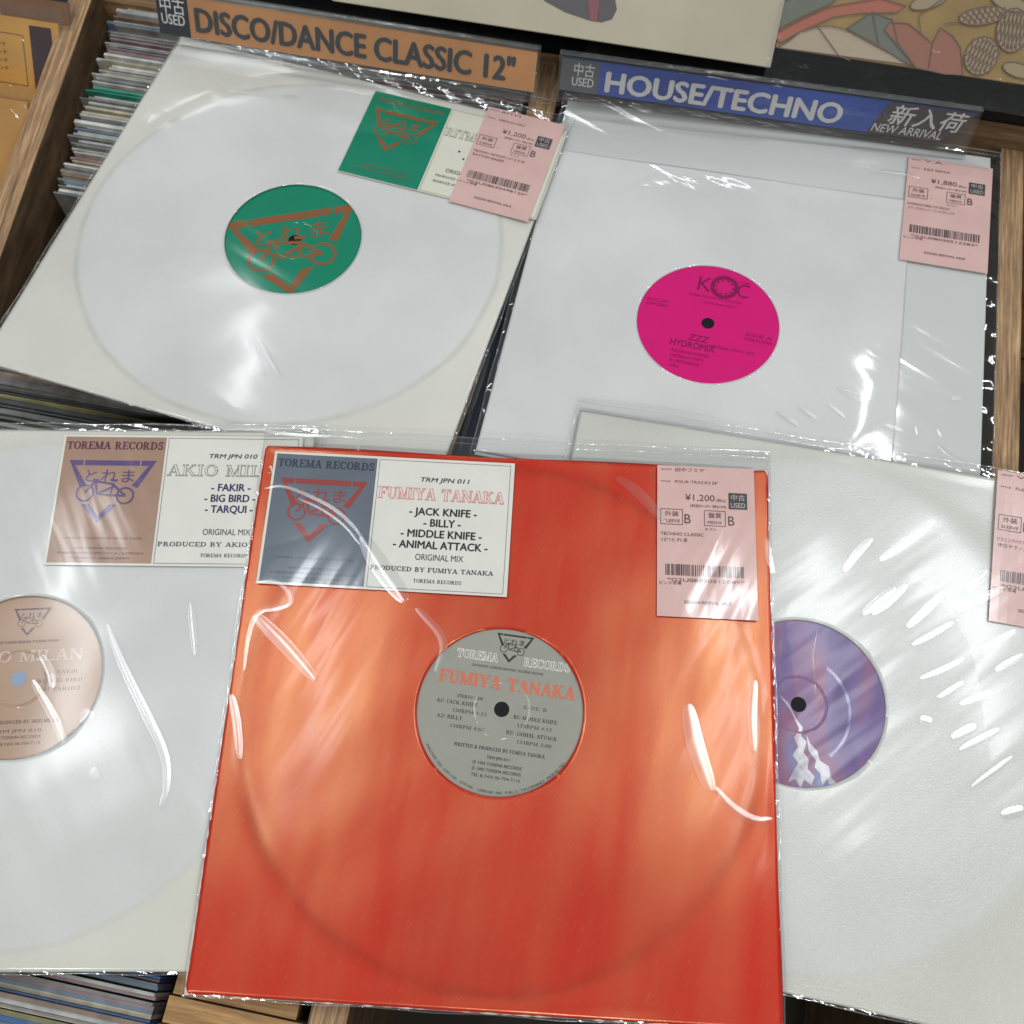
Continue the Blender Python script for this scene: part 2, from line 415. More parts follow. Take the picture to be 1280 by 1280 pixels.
def band(name, parent, mt, x0, x1, y0, y1, z, nx, ny, amp, seed, zf=None):
    rnd = random.Random(seed); p = [rnd.uniform(0, 6.28) for _ in range(6)]
    vs = [(x0+(x1-x0)*i/nx, y0+(y1-y0)*j/ny, (zf(x0+(x1-x0)*i/nx, y0+(y1-y0)*j/ny) if zf else 0)+z+amp*(math.sin(i*.9+p[0]+j)+.6*math.sin(i*2.3+p[1]-j*1.3)+.5*math.sin(i*.31+p[2]))) for j in range(ny+1) for i in range(nx+1)]
    fs = [(j*(nx+1)+i, j*(nx+1)+i+1, (j+1)*(nx+1)+i+1, (j+1)*(nx+1)+i) for j in range(ny) for i in range(nx)]
    return vs, fs
def bag(parent, key, l=.004, r=.006, b=.003, t=.012, creases=(), seed=0, z=.0004, weld=True):
    """the clear bag where it stands off the card: open margins, sealed rims and raised folds"""
    V = []; F = []; FV = []; FF = []
    def add(vs, fs):
        n = len(V); V.extend(vs); F.extend([tuple(i+n for i in f) for f in fs])
    h = HS
    add(*band('', None, None, -h-l, h+r, h-.0005, h+t, z, 90, 5, .0002, seed))
    add(*band('', None, None, -h-l, h+r, -h-b, -h+.0005, z, 90, 2, .0003, seed+1))
    add(*band('', None, None, h-.0005, h+r, -h+.0006, h-.0006, z, 2, 90, .0003, seed+2))
    add(*band('', None, None, -h-l, -h+.0005, -h+.0006, h-.0006, z, 2, 90, .0003, seed+3))
    def fold(pts, w, hh):
        # smooth the polyline, then sweep an arched cross-section along it
        P_ = pts
        for _ in range(3):
            Q = [P_[0]]
            for a, b_ in zip(P_, P_[1:]): Q += [(.75*a[0]+.25*b_[0], .75*a[1]+.25*b_[1]), (.25*a[0]+.75*b_[0], .25*a[1]+.75*b_[1])]
            P_ = Q+[P_[-1]]
        n = len(P_); rows = []
        for i, (x, y) in enumerate(P_):
            a = P_[max(i-1, 0)]; c = P_[min(i+1, n-1)]
            dx, dy = c[0]-a[0], c[1]-a[1]; q = math.hypot(dx, dy) or 1; dx /= q; dy /= q
            s = math.sin(math.pi*(i+.3)/(n-.4))**.6
            rows.append([(x-dy*w*s*u_/2, y+dx*w*s*u_/2, .0028+hh*s*(1-u_*u_)**2) for u_ in (-1, -.75, -.5, -.25, 0, .25, .5, .75, 1)])
        vs = [p for r_ in rows for p in r_]
        FV.append((vs, [(i*9+j, (i+1)*9+j, (i+1)*9+j+1, i*9+j+1) for i in range(n-1) for j in range(8)]))
    for pts, w, hh in creases:
        fold([loc(key, *p, .0028) for p in pts], w*1.7*MM, w*1.7*.036*hh*MM)
    o = mk('plastic_bag', V, F, clear_film(), parent, True)
    for vs, fs in FV: mk('fold', vs, fs, clear_film('film_fold', .0, .05, .20, .0), o, True)
    if weld:   # the welded rim shows as a thin bright line
        V2 = []; F2 = []
        rnd = random.Random(seed)
        def tube(ax, fixed, a0, a1, w):
            n = 60; base = len(V2)
            for i in range(n+1):
                q = a0+(a1-a0)*i/n; d = .0004*math.sin(i*.5+seed)
                for du, dz in ((-w, 0), (0, w), (w, 0)):
                    V2.append((q, fixed+d+du, z+.0005+dz) if ax == 0 else (fixed+d+du, q, z+.0005+dz))
            for i in range(n):
                for j in range(2): F2.append((base+i*3+j, base+i*3+j+1, base+i*3+j+4, base+i*3+j+3))
        tube(0, h+t, -h-l, h+r, .0005); tube(0, h+t-.004, -h-l, h+r, .0003); tube(1, h+r, -h, h+t, .0004); tube(1, -h-l, -h, h+t, .0004); tube(0, -h-b, -h-l, h+r, .0003)
        mk('welded_rim', V2, F2, clear_film('film_rim', .08, .08, .10, .1), o, True)
    return o
def sheet(name, parent, mt, x0, x1, y0, y1, z, th=.00012):
    """a thin rectangle of paper with thickness, gently following the card"""
    nx, ny = 12, 10
    vs = [(x0+(x1-x0)*i/nx, y0+(y1-y0)*j/ny, z+.00006*math.sin(i*.7+j*.5)) for j in range(ny+1) for i in range(nx+1)]
    fs = [(j*(nx+1)+i, j*(nx+1)+i+1, (j+1)*(nx+1)+i+1, (j+1)*(nx+1)+i) for j in range(ny) for i in range(nx)]
    n = len(vs); vs += [(x0, y0, z-th), (x1, y0, z-th), (x1, y1, z-th), (x0, y1, z-th)]
    bl, br_, tr_, tl_ = 0, nx, (ny+1)*(nx+1)-1, ny*(nx+1)
    fs += [tuple([n, n+1]+list(range(nx, -1, -1))), tuple([n+2, n+3]+list(range(tl_, tr_+1)))]
    fs += [tuple([n+1, n+2]+[j*(nx+1)+nx for j in range(ny, -1, -1)]), tuple([n+3, n]+[j*(nx+1) for j in range(ny+1)])]
    return mk(name, vs, fs, mt, parent, False)

# ------------------------------------------------------------------ printed matter
PINK = (.62, .41, .385)
def price_tag(parent, key, x, y, rot, artist, title, lines, code, sleeve='B', full=True, price='¥1,200', z=.0026):
    """59 x 96 mm pink label; (x, y) = its top left corner"""
    e = bpy.data.objects.new('price_tag', None)
    tg = sheet('price_tag', parent, mat('tag_paper', PINK, .6, key, mottle=.06, mscale=60), 0, .0595, -.0958, 0, 0)
    tg.location = (x, y, z); tg.rotation_euler = (0, 0, rot)
    k = Ink(); m_ = MM
    def t(b, px, py, h, w=None, **q): k.text(b, px*m_, -py*m_, h*m_, None if w is None else w*m_, **q)
    t('ARTIST', 2, 3.2, 1.1, 7); t(artist, 11, 3.6, 2.1, min(19, 3.4*len(artist)+1))
    t('TITLE', 2, 11, 1.1, 6); t(title, 11, 11.4, 1.9, min(26, 1.75*len(title)+3))
    t(price, 17, 22.5, 4.2, 18, bold=.004); t('(税込)', 36, 22.5, 1.6, 6)
    t('(税抜¥1,091 税¥109)', 20, 26.6, 1.5, 22)
    k.frame(2*m_, -38.5*m_, 15.5*m_, -28.5*m_, .35*m_); t('外装', 4.5, 33, 2.7, 8.5); t('SLEEVE', 3.8, 37, 1.9, 10)
    t(sleeve, 16.5, 37.4, 6.2 if sleeve == 'B' else 1.6, 3.8)
    k.frame(28.5*m_, -38.5*m_, 41.5*m_, -28.5*m_, .35*m_); t('盤質', 31, 33, 2.7, 8); t('MEDIA', 30.6, 37, 1.9, 8.6)
    t('B', 43, 37.6, 6.2, 3.8); t('キズ小', 29, 41.3, 1.3, 7)
    for i, s_ in enumerate(lines): t(s_, 2+(.8 if i else 0), 45.4+3.8*i, 2.0, min(55, 1.65*len(s_)+(4 if i else 3)) if full else 42)
    rnd = random.Random(code); px = 5.0
    while px < 52:
        w = rnd.choice((.35, .35, .6, .9)); k.rect(px*m_, -70.5*m_, (px+w)*m_, -63.5*m_); px += w+rnd.choice((.35, .5, .8))
    t(code, 6, 74.2, 2.1, 46); t('ピンク市場', 1.5, 76.2, 1.6, 13)
    t('2025/04 REVIVAL SALE', 16, 87.5, 1.9, 28, bold=.01)
    k.build('lettering', mat('tag_ink', (.06, .045, .05), .5, key), tg, z=.00022)
    s2 = Ink(); s2.rect(43.5*m_, -27*m_, 54.8*m_, -16.5*m_)
    s2.build('used_mark', mat('tag_dark', (.05, .055, .06), .5, key), tg, z=.00024)
    s3 = Ink(); s3.text('中古', 45*m_, -21*m_, 3*m_, 8.4*m_); s3.text('USED', 44.8*m_, -26*m_, 3.2*m_, 8.8*m_)
    s3.build('used_lettering', mat('tag_pale', (.5, .42, .4), .5, key), tg, z=.0004)
    return tg
def title_sticker(parent, key, x, y, rot, side_col, logo_col, head_col, cat_no, artist, art_fill, art_line, tracks, track_col, prod, z=.0022):
    """150 x 85 mm white sticker with a coloured left panel; (x, y) = its top left corner"""
    st_ = sheet('title_sticker', parent, mat('sticker_paper', (.66, .66, .61), .55, key, mottle=.05, mscale=50), 0, .150, -.0855, 0, 0)
    st_.location = (x, y, z); st_.rotation_euler = (0, 0, rot)
    m_ = MM
    a = Ink(); a.rect(1.6*m_, -84*m_, 64.5*m_, -1.6*m_)
    a.build('colour_panel', mat('panel_'+key, side_col, .5, key, mottle=.12, mscale=40), st_, z=.00018)
    l_ = Ink(); emblem(l_, 33*m_, -17.5*m_, 54*m_)
    l_.build('emblem', mat('logo_'+key, logo_col, .5, key), st_, z=.00034)
    h = Ink(); h.serif('TOREMA RECORDS', 33*m_, -9.9*m_, 5.0*m_, 60*m_, 'c', grow=.10*m_)
    h.build('heading', mat('head_'+key, head_col, .5, key), st_, z=.00030); h = Ink()
    h.serif('JAPANESE UNDERGROUND TECHNO SOUND', 33*m_, -69*m_, 1.2*m_, 48*m_, 'c')
    h.text('1993 TOREMA RECORDS', 33*m_, -75.5*m_, 1.5*m_, 32*m_, 'c'); h.text('5F BERGMAN FP-FUJIMOTO 1-4-1 SUMIYOSHI', 33*m_, -78.6*m_, 1.5*m_, 52*m_, 'c'); h.text('TORIMACHI, OSAKA JAPAN', 33*m_, -81.7*m_, 1.5*m_, 36*m_, 'c')
    h.build('address', mat('head_'+key, head_col, .5, key), st_, z=.00030)
    b = Ink()
    b.text(cat_no, 107*m_, -15.2*m_, 2.9*m_, 30*m_, 'c', bold=.035, slant=.25)
    b.text('ORIGINAL MIX', 108*m_, -65.6*m_, 4.0*m_, 29*m_, 'c', bold=.006)
    b.serif(prod, 104*m_, -73*m_, 2.7*m_, 74*m_, 'c', grow=.06*m_); b.serif('TOREMA RECORDS', 108*m_, -79.7*m_, 2.2*m_, 29*m_, 'c')
    b.frame(66*m_, -84*m_, 147.6*m_, -1.9*m_, .22*m_)
    b.build('lettering', mat('ink_'+key, (.03, .035, .06), .5, key), st_, z=.00022)
    tk = Ink(); y_ = -37.0
    for s_, w in tracks: tk.text(s_, 108*m_, y_*m_, 4.9*m_, w*m_, 'c', bold=.045); y_ -= 7.1
    tk.build('track_list', mat('track_'+key, track_col, .5, key), st_, z=.00024)
    o1 = Ink(); o1.serif(artist, 106*m_, -27.2*m_, 7.4*m_, 77*m_, 'c', grow=.22*m_)
    o1.build('artist_outline', mat('artline_'+key, art_line, .5, key), st_, z=.00022)
    o2 = Ink(); o2.serif(artist, 106*m_, -27.2*m_, 7.4*m_, 77*m_, 'c', grow=-.16*m_)
    o2.build('artist_fill', mat('artfill_'+key, art_fill, .5, key), st_, z=.0004)
    return st_
def vinyl(key, cx, cy, col, label, rot, z=.0, radius=.1505, label_mat=None, holec=(.004, .004, .005)):
    """the disc inside the sleeve; its label shows through the die-cut hole"""
    root = empty('vinyl_record', FR[key] @ Matrix.Translation((cx, cy, z)) @ Matrix.Rotation(rot, 4, 'Z'))
    tag(root, label, 'record')
    vm = mat('black_vinyl', (.012, .012, .013), .25)
    n = 128; vs = []; fs = []
    prof = [(.0036, -.0010), (.0036, -.0002), (.0505, -.0002), (.0515, -.0005), (radius-.008, -.0005), (radius, -.0008), (radius, -.0011), (.0036, -.0011)]
    for i in range(n):
        a = 2*math.pi*i/n
        vs += [(r_*math.cos(a), r_*math.sin(a), zz) for r_, zz in prof]
    q = len(prof)
    for i in range(n):
        k = (i+1) % n
        for j in range(q-1): fs.append((i*q+j, i*q+j+1, k*q+j+1, k*q+j))
    mk('disc', vs, fs, vm, root, False)
    lm = label_mat or mat('label_'+key, col, .5, key, mottle=.05, mscale=70)
    lb = annulus('label', root, lm, .0037, .0500, .0, n=160)
    if key != 'magenta':   # ring pressed into the label by the stamper
        rv = []; rf = []
        for i in range(96):
            a = 2*math.pi*i/96
            for r_, z_ in ((.0150, .0), (.0155, .00022), (.0160, .00026), (.0165, .00022), (.0170, .0)): rv.append((r_*math.cos(a), r_*math.sin(a), z_-.00005))
        for i in range(96):
            for j in range(4): rf.append((i*5+j, i*5+j+1, ((i+1) % 96)*5+j+1, ((i+1) % 96)*5+j))
        mk('pressed_ring', rv, rf, lm, root, True)
    hl = Ink(); hl.disc(0, 0, .0044, 32)
    hl.build('spindle_hole', mat('spindle_'+key, holec, .6), root, z=.00012)
    return root, lb

# ================================================================== SETTING: the record bins
BE1 = Vector((.9842, -.1771, 0)); BE2 = Vector((.1771, .9842, 0))
BM = Matrix.Identity(4)
for j in range(3): BM[j][0] = BE1[j]; BM[j][1] = BE2[j]
ZT = -.022
flr = box('floor', -3, 3, -2, 4, -.90, -.85, mat('floor_dark', (.05, .045, .04), .6)); tag(flr, kind='structure')
binr = empty('record_bin', BM); tag(binr, 'brown plywood record bin with boards between rows of upright records', 'bin')
pw = wood(); pd = wood('plywood_face', (.20, .12, .06), (.06, .035, .018), 'y', .25)
def board(s0, s1, t0, t1, z0=-.36, z1=ZT, name='divider_board', m_=None):
    o = box(name, s0, s1, t0, t1, z0, z1, m_ or pw, binr)
    bv = o.modifiers.new('bevel', 'BEVEL'); bv.width = .0012; bv.segments = 2
    o.data.materials.append(pd)
    for p in o.data.polygons:
        if abs(p.normal.z) < .5: p.material_index = 1
    return o
lb_ = board(-.0185, 0, -.55, .36, z1=-.018)
lb_.matrix_parent_inverse = BM.inverted()
lb_.matrix_basis = Matrix.Translation((-.3405, .672, 0)) @ Matrix.Rotation(-.101, 4, 'Z')
board(-.0945, -.0735, -.20, .61)
board(.2625, .2800, -.20, .597)
box('rear_rail', -.46, .62, .612, .628, -.36, -.030, wood('rail_wood', (.36, .22, .11), (.13, .07, .035), 'x'), binr)
box('base_board', -1.2, .9, -.45, .9, -.40, -.362, mat('bin_base', (.03, .025, .02), .7), binr)
wf = wood('front_wood', (.52, .30, .11), (.22, .11, .04), 'x')
# brown board end under the red sleeve's lower corner
for i in range(5):
    box('front_board', -.176+.001*i, -.078-.006*i, -.135+.0145*i, -.1215+.0145*i, -.20, -.0215-.0018*i, wf, binr)

# upright records filed in the bins
PAL = {'grey': (.20, .20, .19), 'pale grey': (.42, .43, .41), 'white': (.60, .60, .56), 'charcoal': (.07, .07, .075), 'brown': (.20, .14, .10), 'olive': (.17, .165, .08),
       'cream': (.48, .43, .30), 'dusty pink': (.25, .17, .17), 'slate blue': (.12, .17, .23), 'green': (.03, .26, .17), 'black': (.012, .012, .014), 'blue': (.03, .12, .33), 'purple': (.12, .07, .11), 'yellow': (.40, .36, .14)}
def stored(s0, s1, t, th, z1, colour, where, group, lean=0.0, h=.312):
    m_ = mat('filed_'+colour.replace(' ', '_'), PAL[colour], .35, mottle=.35, mscale=90, spec=.6)
    x = (s0+s1)/2
    e = box('filed_record', s0-x, s1-x, -th/2, th/2, -h, 0, m_)
    v = e.data.vertices
    for q in v:
        q.co.y += random.uniform(-.0003, .0003)
    e.matrix_world = BM @ Matrix.Translation((x, t, z1)) @ Matrix.Rotation(lean, 4, 'X')
    tag(e, f'{colour} record sleeve edge filed upright {where}', 'record', group)
    return e
def row(t0, t1, s0, s1, z, cols, where, group, jit=.004, lean=-.05, fixed={}, slope=0):
    t = t0; i = 0
    while t < t1:
        th = random.choice((.0009, .0012, .0016, .0022, .0028)); c = fixed.get(i) or random.choice(cols)
        stored(s0-slope*(t-t0)+random.uniform(-.008, .010)*(random.random()**.6), s1, t+th/2, th, z+random.uniform(-jit, jit*.6), c, where, group, lean+random.uniform(-.004, .004))
        t += th+random.uniform(.0001, .0006); i += 1
cg = ['grey', 'grey', 'grey', 'pale grey', 'pale grey', 'pale grey', 'brown', 'cream', 'white', 'white', 'slate blue', 'charcoal', 'dusty pink', 'pale grey']
row(.425, .640, -.428, -.100, -.034, cg, 'behind the white sleeve in the left bin', 'upright records in the left bin behind the white sleeve', fixed={48: 'green', 49: 'green', 50: 'green', 51: 'green', 52: 'yellow'}, slope=.06)
stored(-.400, -.10, .419, .0024, -.033, 'white', 'foremost of its stack at the left board', 'front upright records', -.10)
row(.150, .292, -.430, -.105, -.036, ['olive', 'grey', 'brown', 'pale grey', 'charcoal', 'olive', 'dusty pink', 'yellow'], 'in the gap above the tan labelled record', 'upright records in the gap at the left edge')
row(-.165, -.062, -.430, -.182, -.032, ['blue', 'charcoal', 'olive', 'purple', 'pale grey', 'brown', 'cream', 'slate blue', 'grey', 'dusty pink', 'blue'], 'at the bottom left below the sleeves', 'upright records at the bottom left corner')
row(.27, .575, -.062, .252, -.038, ['charcoal', 'grey', 'black', 'slate blue', 'brown', 'pale grey', 'charcoal'], 'under the sleeve with the magenta label', 'upright records in the right bin', jit=.003)
for i in range(5):
    stored(.290, .60, .30+.012*i, .003, -.085-.01*i, 'blue' if i % 2 else 'black', 'in the dark bin at the right edge', 'upright records at the right edge', -.08)

# leaning records in the bin beyond the left board
def leaning(u0, w0, zt, col, nm, label, tint2=None, width=.31, tiltdeg=38, dark=None, writing=True):
    p = P(u0, w0, zt)
    mw = Matrix.Translation(p) @ BM.to_3x3().to_4x4() @ Matrix.Rotation(math.radians(90-tiltdeg), 4, 'X')
    r = empty(nm, mw); tag(r, label, 'record')
    FILM.setdefault('warm', (math.radians(-30), 1.6, 1.6))
    v, f = box_vf(-width, 0, -.31, 0, -.003, 0)
    mk('cover', v, f, mat(nm+'_'+label[:6].strip(), col, .5, 'warm', mottle=.2, mscale=25), r)
    if dark:
        k = Ink(); k.rect(-.024, -.10, -.006, -.004); k.build('dark_strip', mat('maroon_dark', (.05, .02, .03), .5, 'warm'), r, z=.0004)
    if writing:
        k = Ink()
        for i in range(4): k.text('歌謡曲 12インチ', -.075, -.022-.006*i, .0028, .03)
        k.frame(-.085, -.05, -.03, -.012, .0005)
        k.build('lettering', mat('orange_ink', (.12, .05, .02), .5, 'warm'), r, z=.0004)
    # clear bag around the top edge
    vs, fs = band('', None, None, -width, .006, -.2, .012, .003, 24, 24, .0011, len(label))
    mk('plastic_bag', vs, fs, clear_film('film_warm', .02, .05, .12, .45), r, True)
    return r
leaning(72, 30, -.012, (.78, .40, .09), 'leaning_record', 'orange record cover in clear bag leaning back beyond the left board, farther one', dark=True)
leaning(34, 129, -.022, (.72, .36, .09), 'leaning_record', 'amber record cover leaning at the left edge nearest the plywood board')
leaning(84, 4, -.005, (.26, .11, .04), 'leaning_record', 'dark brown record cover peeping out at the top left corner', writing=False)

# shelf behind the bins, the two covers on it
FILM['shelf'] = (math.radians(-12), 1.2, 1.2)
blk = mat('black_shelf', (.010, .011, .014), .3, mottle=.3, mscale=12)
shf = empty('display_shelf', BM); tag(shf, 'black display shelf behind the record bins', 'shelf')
box('shelf_front', -.9, 1.2, .640, .655, -.40, .012, blk, shf)
box('shelf_top', -.9, 1.2, .656, 1.2, -.005, .016, blk, shf)
box('shelf_lip', -.9, 1.2, .656, .668, .017, .026, mat('shelf_lip_dark', (.03, .035, .045), .25), shf)
def reclined(name, u, w, z, x0, x1, col, label, tilt=38):
    p = P(u, w, z)
    mw = Matrix.Translation(p) @ BM.to_3x3().to_4x4() @ Matrix.Rotation(math.radians(tilt), 4, 'X')
    r = empty(name, mw); tag(r, label, 'record cover')
    v, f = box_vf(x0, x1, 0, .312, -.004, 0)
    mk('cover', v, f, col, r)
    return r
c1 = reclined('cream_cover', 963, 84, .045, -.314, 0, mat('cream_card', (.44, .40, .31), .6, mottle=.12, mscale=14), 'cream record cover with a dark grey oval on the shelf above the blue sign')
def onto(o, pts, h=0.0):
    mi = o.matrix_world.inverted(); a = mi @ CAM; out = []
    for u, w in pts:
        d = mi.to_3x3() @ ray(u, w); q = (h-a.z)/d.z; out.append((a.x+d.x*q, a.y+d.y*q))
    return out
k = Ink(); k.poly(onto(c1, [(668, -12), (682, 2), (706, 15), (735, 25), (752, 28), (765, 24), (771, 12), (768, -6), (760, -30), (690, -34)]))
k.build('dark_figure', mat('grey_figure', (.10, .095, .10), .5), c1, z=.0004)
k = Ink(); k.poly(onto(c1, [(735, -4), (737, 25), (746, 27), (750, -4)])); k.build('figure_stripe', mat('maroon_stripe', (.22, .09, .10), .5), c1, z=.0008)
c2 = reclined('illustrated_cover', 966, 58, .052, .002, .316, mat('ochre_card', (.34, .22, .08), .5, mottle=.25, mscale=30), 'illustrated ochre record cover with leaf shapes at the top right corner')
def ell(cx, cy, rx, ry, ro, n=16):
    return [(cx+rx*math.cos(a)*math.cos(ro)-ry*math.sin(a)*math.sin(ro), cy+rx*math.cos(a)*math.sin(ro)+ry*math.sin(a)*math.cos(ro)) for a in [2*math.pi*i/n for i in range(n)]]
ART = [('pale_shape', (.42, .34, .25), [[(972, 60), (985, 52), (1000, 40), (1022, 34), (1038, 33), (1055, 37), (1090, 55), (1140, 82)]]),
       ('red_shape', (.40, .13, .09), [[(966, 44), (985, 33), (1015, 18), (1040, 8), (1100, -2), (1132, 8), (1120, 16), (1075, 17), (1040, 22), (1000, 40), (975, 54)], [(1062, -12), (1080, -4), (1120, -4), (1110, -16)]]),
       ('sage_shape', (.15, .16, .13), [[(1058, 36), (1090, 15), (1115, 25), (1122, 55), (1145, 85), (1130, 78), (1095, 56)], [(975, 2), (1010, -8), (1060, -14), (1040, 4), (1000, 22), (970, 38)]]),
       ('rust_shape', (.30, .13, .09), [[(1105, 38), (1112, 28), (1135, 30), (1150, 42), (1165, 55), (1175, 35), (1190, 45), (1200, 60), (1203, 94), (1180, 93), (1145, 85)]]),
       ('leaf_fill', (.33, .25, .15), [ell(1265, 38, 20, 28, .2), ell(1228, 20, 30, 11, -.15), ell(1226, 70, 20, 25, .5), ell(1160, 2, 24, 9, -.3), ell(1262, 4, 24, 10, .3), ell(1272, 88, 20, 9, .3)])]
k = Ink()
for i, (nm, c_, shapes) in enumerate(ART):
    q = Ink()
    for sh in shapes:
        p_ = onto(c2, sh); q.poly(p_); k.stroke(p_+[p_[0]], .0007)
    q.build(nm, mat('art_'+nm, c_, .5), c2, z=.0003+.0002*i)
for cx, cy, rx, ry, ro in ((1265, 38, 20, 28, .2), (1228, 20, 30, 11, -.15), (1226, 70, 20, 25, .5)):
    for g_ in range(-3, 4):
        f_ = g_/4; hgt = math.sqrt(1-f_*f_)*.9
        for sg in (1, -1):
            a_ = [(rx*(f_-.2*sg), -ry*hgt), (rx*(f_+.2*sg), ry*hgt)]
            k.stroke(onto(c2, [(cx+x*math.cos(ro)-y*math.sin(ro), cy+x*math.sin(ro)+y*math.cos(ro)) for x, y in a_]), .0007)
for pts in ([(1022, 34), (1048, 70), (1062, 76)], [(1090, 15), (1098, 56)], [(1165, 55), (1160, 86)], [(1150, 42), (1148, 20), (1190, -10)], [(1180, 30), (1200, 28)]):
    k.stroke(onto(c2, pts), .0007)
k.build('ink_outline', mat('leaf_line', (.15, .10, .08), .5), c2, z=.0016)
vs, fs = band('', None, None, -.002, .33, -.020, .300, .004, 40, 30, .0007, 5)
mk('plastic_bag', vs, fs, clear_film('film_shelf', .015, .0, .08, .16), c2, True)
# black bagged records between the shelf and the bins
for i, (dt, z1) in enumerate(((.632, -.004), (.6355, .004))):
    o = stored(-.06, .60, dt, .003, z1, 'black', 'behind the blue sign, ' + ('front one' if i == 0 else 'rear one'), None, -.06)

# genre signs: printed card in a clear holder
def sign(name, tl, tr, bl, z0, z1, label):
    A = P(*bl, z0); B = P(*tl, z1); D = P(*tr, z1)
    X = (D-B).normalized(); Y0 = (B-A); Y = (Y0-X*Y0.dot(X)).normalized(); N = X.cross(Y)
    mw = Matrix.Identity(4)
    for i, q in enumerate((X, Y, N)):
        for j in range(3): mw[j][i] = q[j]
    mw.translation = B
    r = empty(name, mw); tag(r, label, 'sign')
    return r, (D-B).length, (Y0.dot(Y))
FILM['sign'] = (math.radians(-8), .5, .5)
r, L_, H_ = sign('genre_sign', (193, -9), (672, 66), (203, 42), .0, .026, 'orange divider sign reading disco and dance classic with a black used patch')
def holder(r, L_, H_, f1, f2, z=.0016):
    nx = 60
    vs = []; fs = []
    for i in range(nx+1):
        x = -.002+(L_+.004)*i/nx
        vs += [(x, .003, z), (x, -H_*.5, z+.0006+.0003*math.sin(i*.4)), (x, -H_-.002, z), (x, -H_-.006, z+.004), (x, -H_-.006, -.004), (x, .003, -.004)]
    for i in range(nx):
        for j in range(5): fs.append((i*6+j, (i+1)*6+j, (i+1)*6+j+1, i*6+j+1))
    o = mk('clear_holder', vs, fs, clear_film('acrylic', .02, .01, .05, .08), r, True)
    box('holder_rim', -.002, L_+.002, .003, .0042, -.004, z, clear_film('film_rim', .08, .08, .10, .1), o)
    return o
box('backing_card', .0, L_, -H_, 0, -.0025, -.0005, mat('orange_card', (.60, .28, .11), .5, 'sign', mottle=.12, mscale=20), r)
k = Ink(); k.rect(0, -H_, .0245, 0); k.build('used_patch', mat('patch_black', (.02, .024, .03), .5, 'sign'), r, z=-.0002)
k = Ink(); k.text('中古', .003, -H_*.42, .0095, .019, bold=.01); k.text('USED', .003, -H_*.72, .0075, .018, bold=.02); k.build('used_lettering', mat('white_print', (.7, .7, .7), .5, 'sign'), r, z=.0)
k = Ink(); k.text('DISCO/DANCE CLASSIC 12"', .030, -H_*.80, H_*.60, L_-.046, bold=.06); k.build('lettering', mat('sign_ink', (.05, .055, .06), .5, 'sign'), r, z=.0)
holder(r, L_, H_, None, None)
r, L_, H_ = sign('genre_sign', (703, 72), (1223, 143), (700, 112), .0, .022, 'blue divider sign reading house and techno with new arrival mark')
v = [(0, -H_, 0), (L_-.020, -H_*1.02, 0), (L_, 0, 0), (0, 0, 0)]
v = [(x, y, -.0025) for x, y, _ in v]+[(x, y, -.0005) for x, y, _ in v]
mk('backing_card', v, [(3, 2, 1, 0), (4, 5, 6, 7), (0, 1, 5, 4), (1, 2, 6, 5), (2, 3, 7, 6), (3, 0, 4, 7)], mat('blue_card', (.05, .095, .38), .4, 'sign', mottle=.35, mscale=12), r)
k = Ink(); k.rect(0, -H_, .028, 0); k.build('used_patch', mat('patch_grey', (.10, .11, .12), .5, 'sign'), r, z=-.0002)
k = Ink(); k.poly([(L_-.072, -H_*1.01), (L_-.020, -H_*1.02), (L_, 0), (L_-.062, 0)]); k.build('arrival_patch', mat('patch_brown', (.075, .055, .06), .5, 'sign'), r, z=-.0002)
k = Ink(); k.text('中古', .0095, -H_*.46, .0075, .015, bold=.01); k.text('USED', .0088, -H_*.80, .0065, .016, bold=.02)
k.text('HOUSE/TECHNO', .034, -H_*.86, H_*.64, .172, bold=.065)
k.build('lettering', mat('pale_print', (.55, .55, .55), .5, 'sign'), r, z=.0); k = Ink()
k.text('新入荷', L_-.060, -H_*.60, .0115, .052, bold=.02, slant=.25); k.text('NEW ARRIVAL', L_-.069, -H_*.93, .0062, .050, bold=.01, slant=.2)
k.build('arrival_lettering', mat('pale_print', (.55, .55, .55), .5, 'sign'), r, z=.0)
holder(r, L_, H_, None, None)

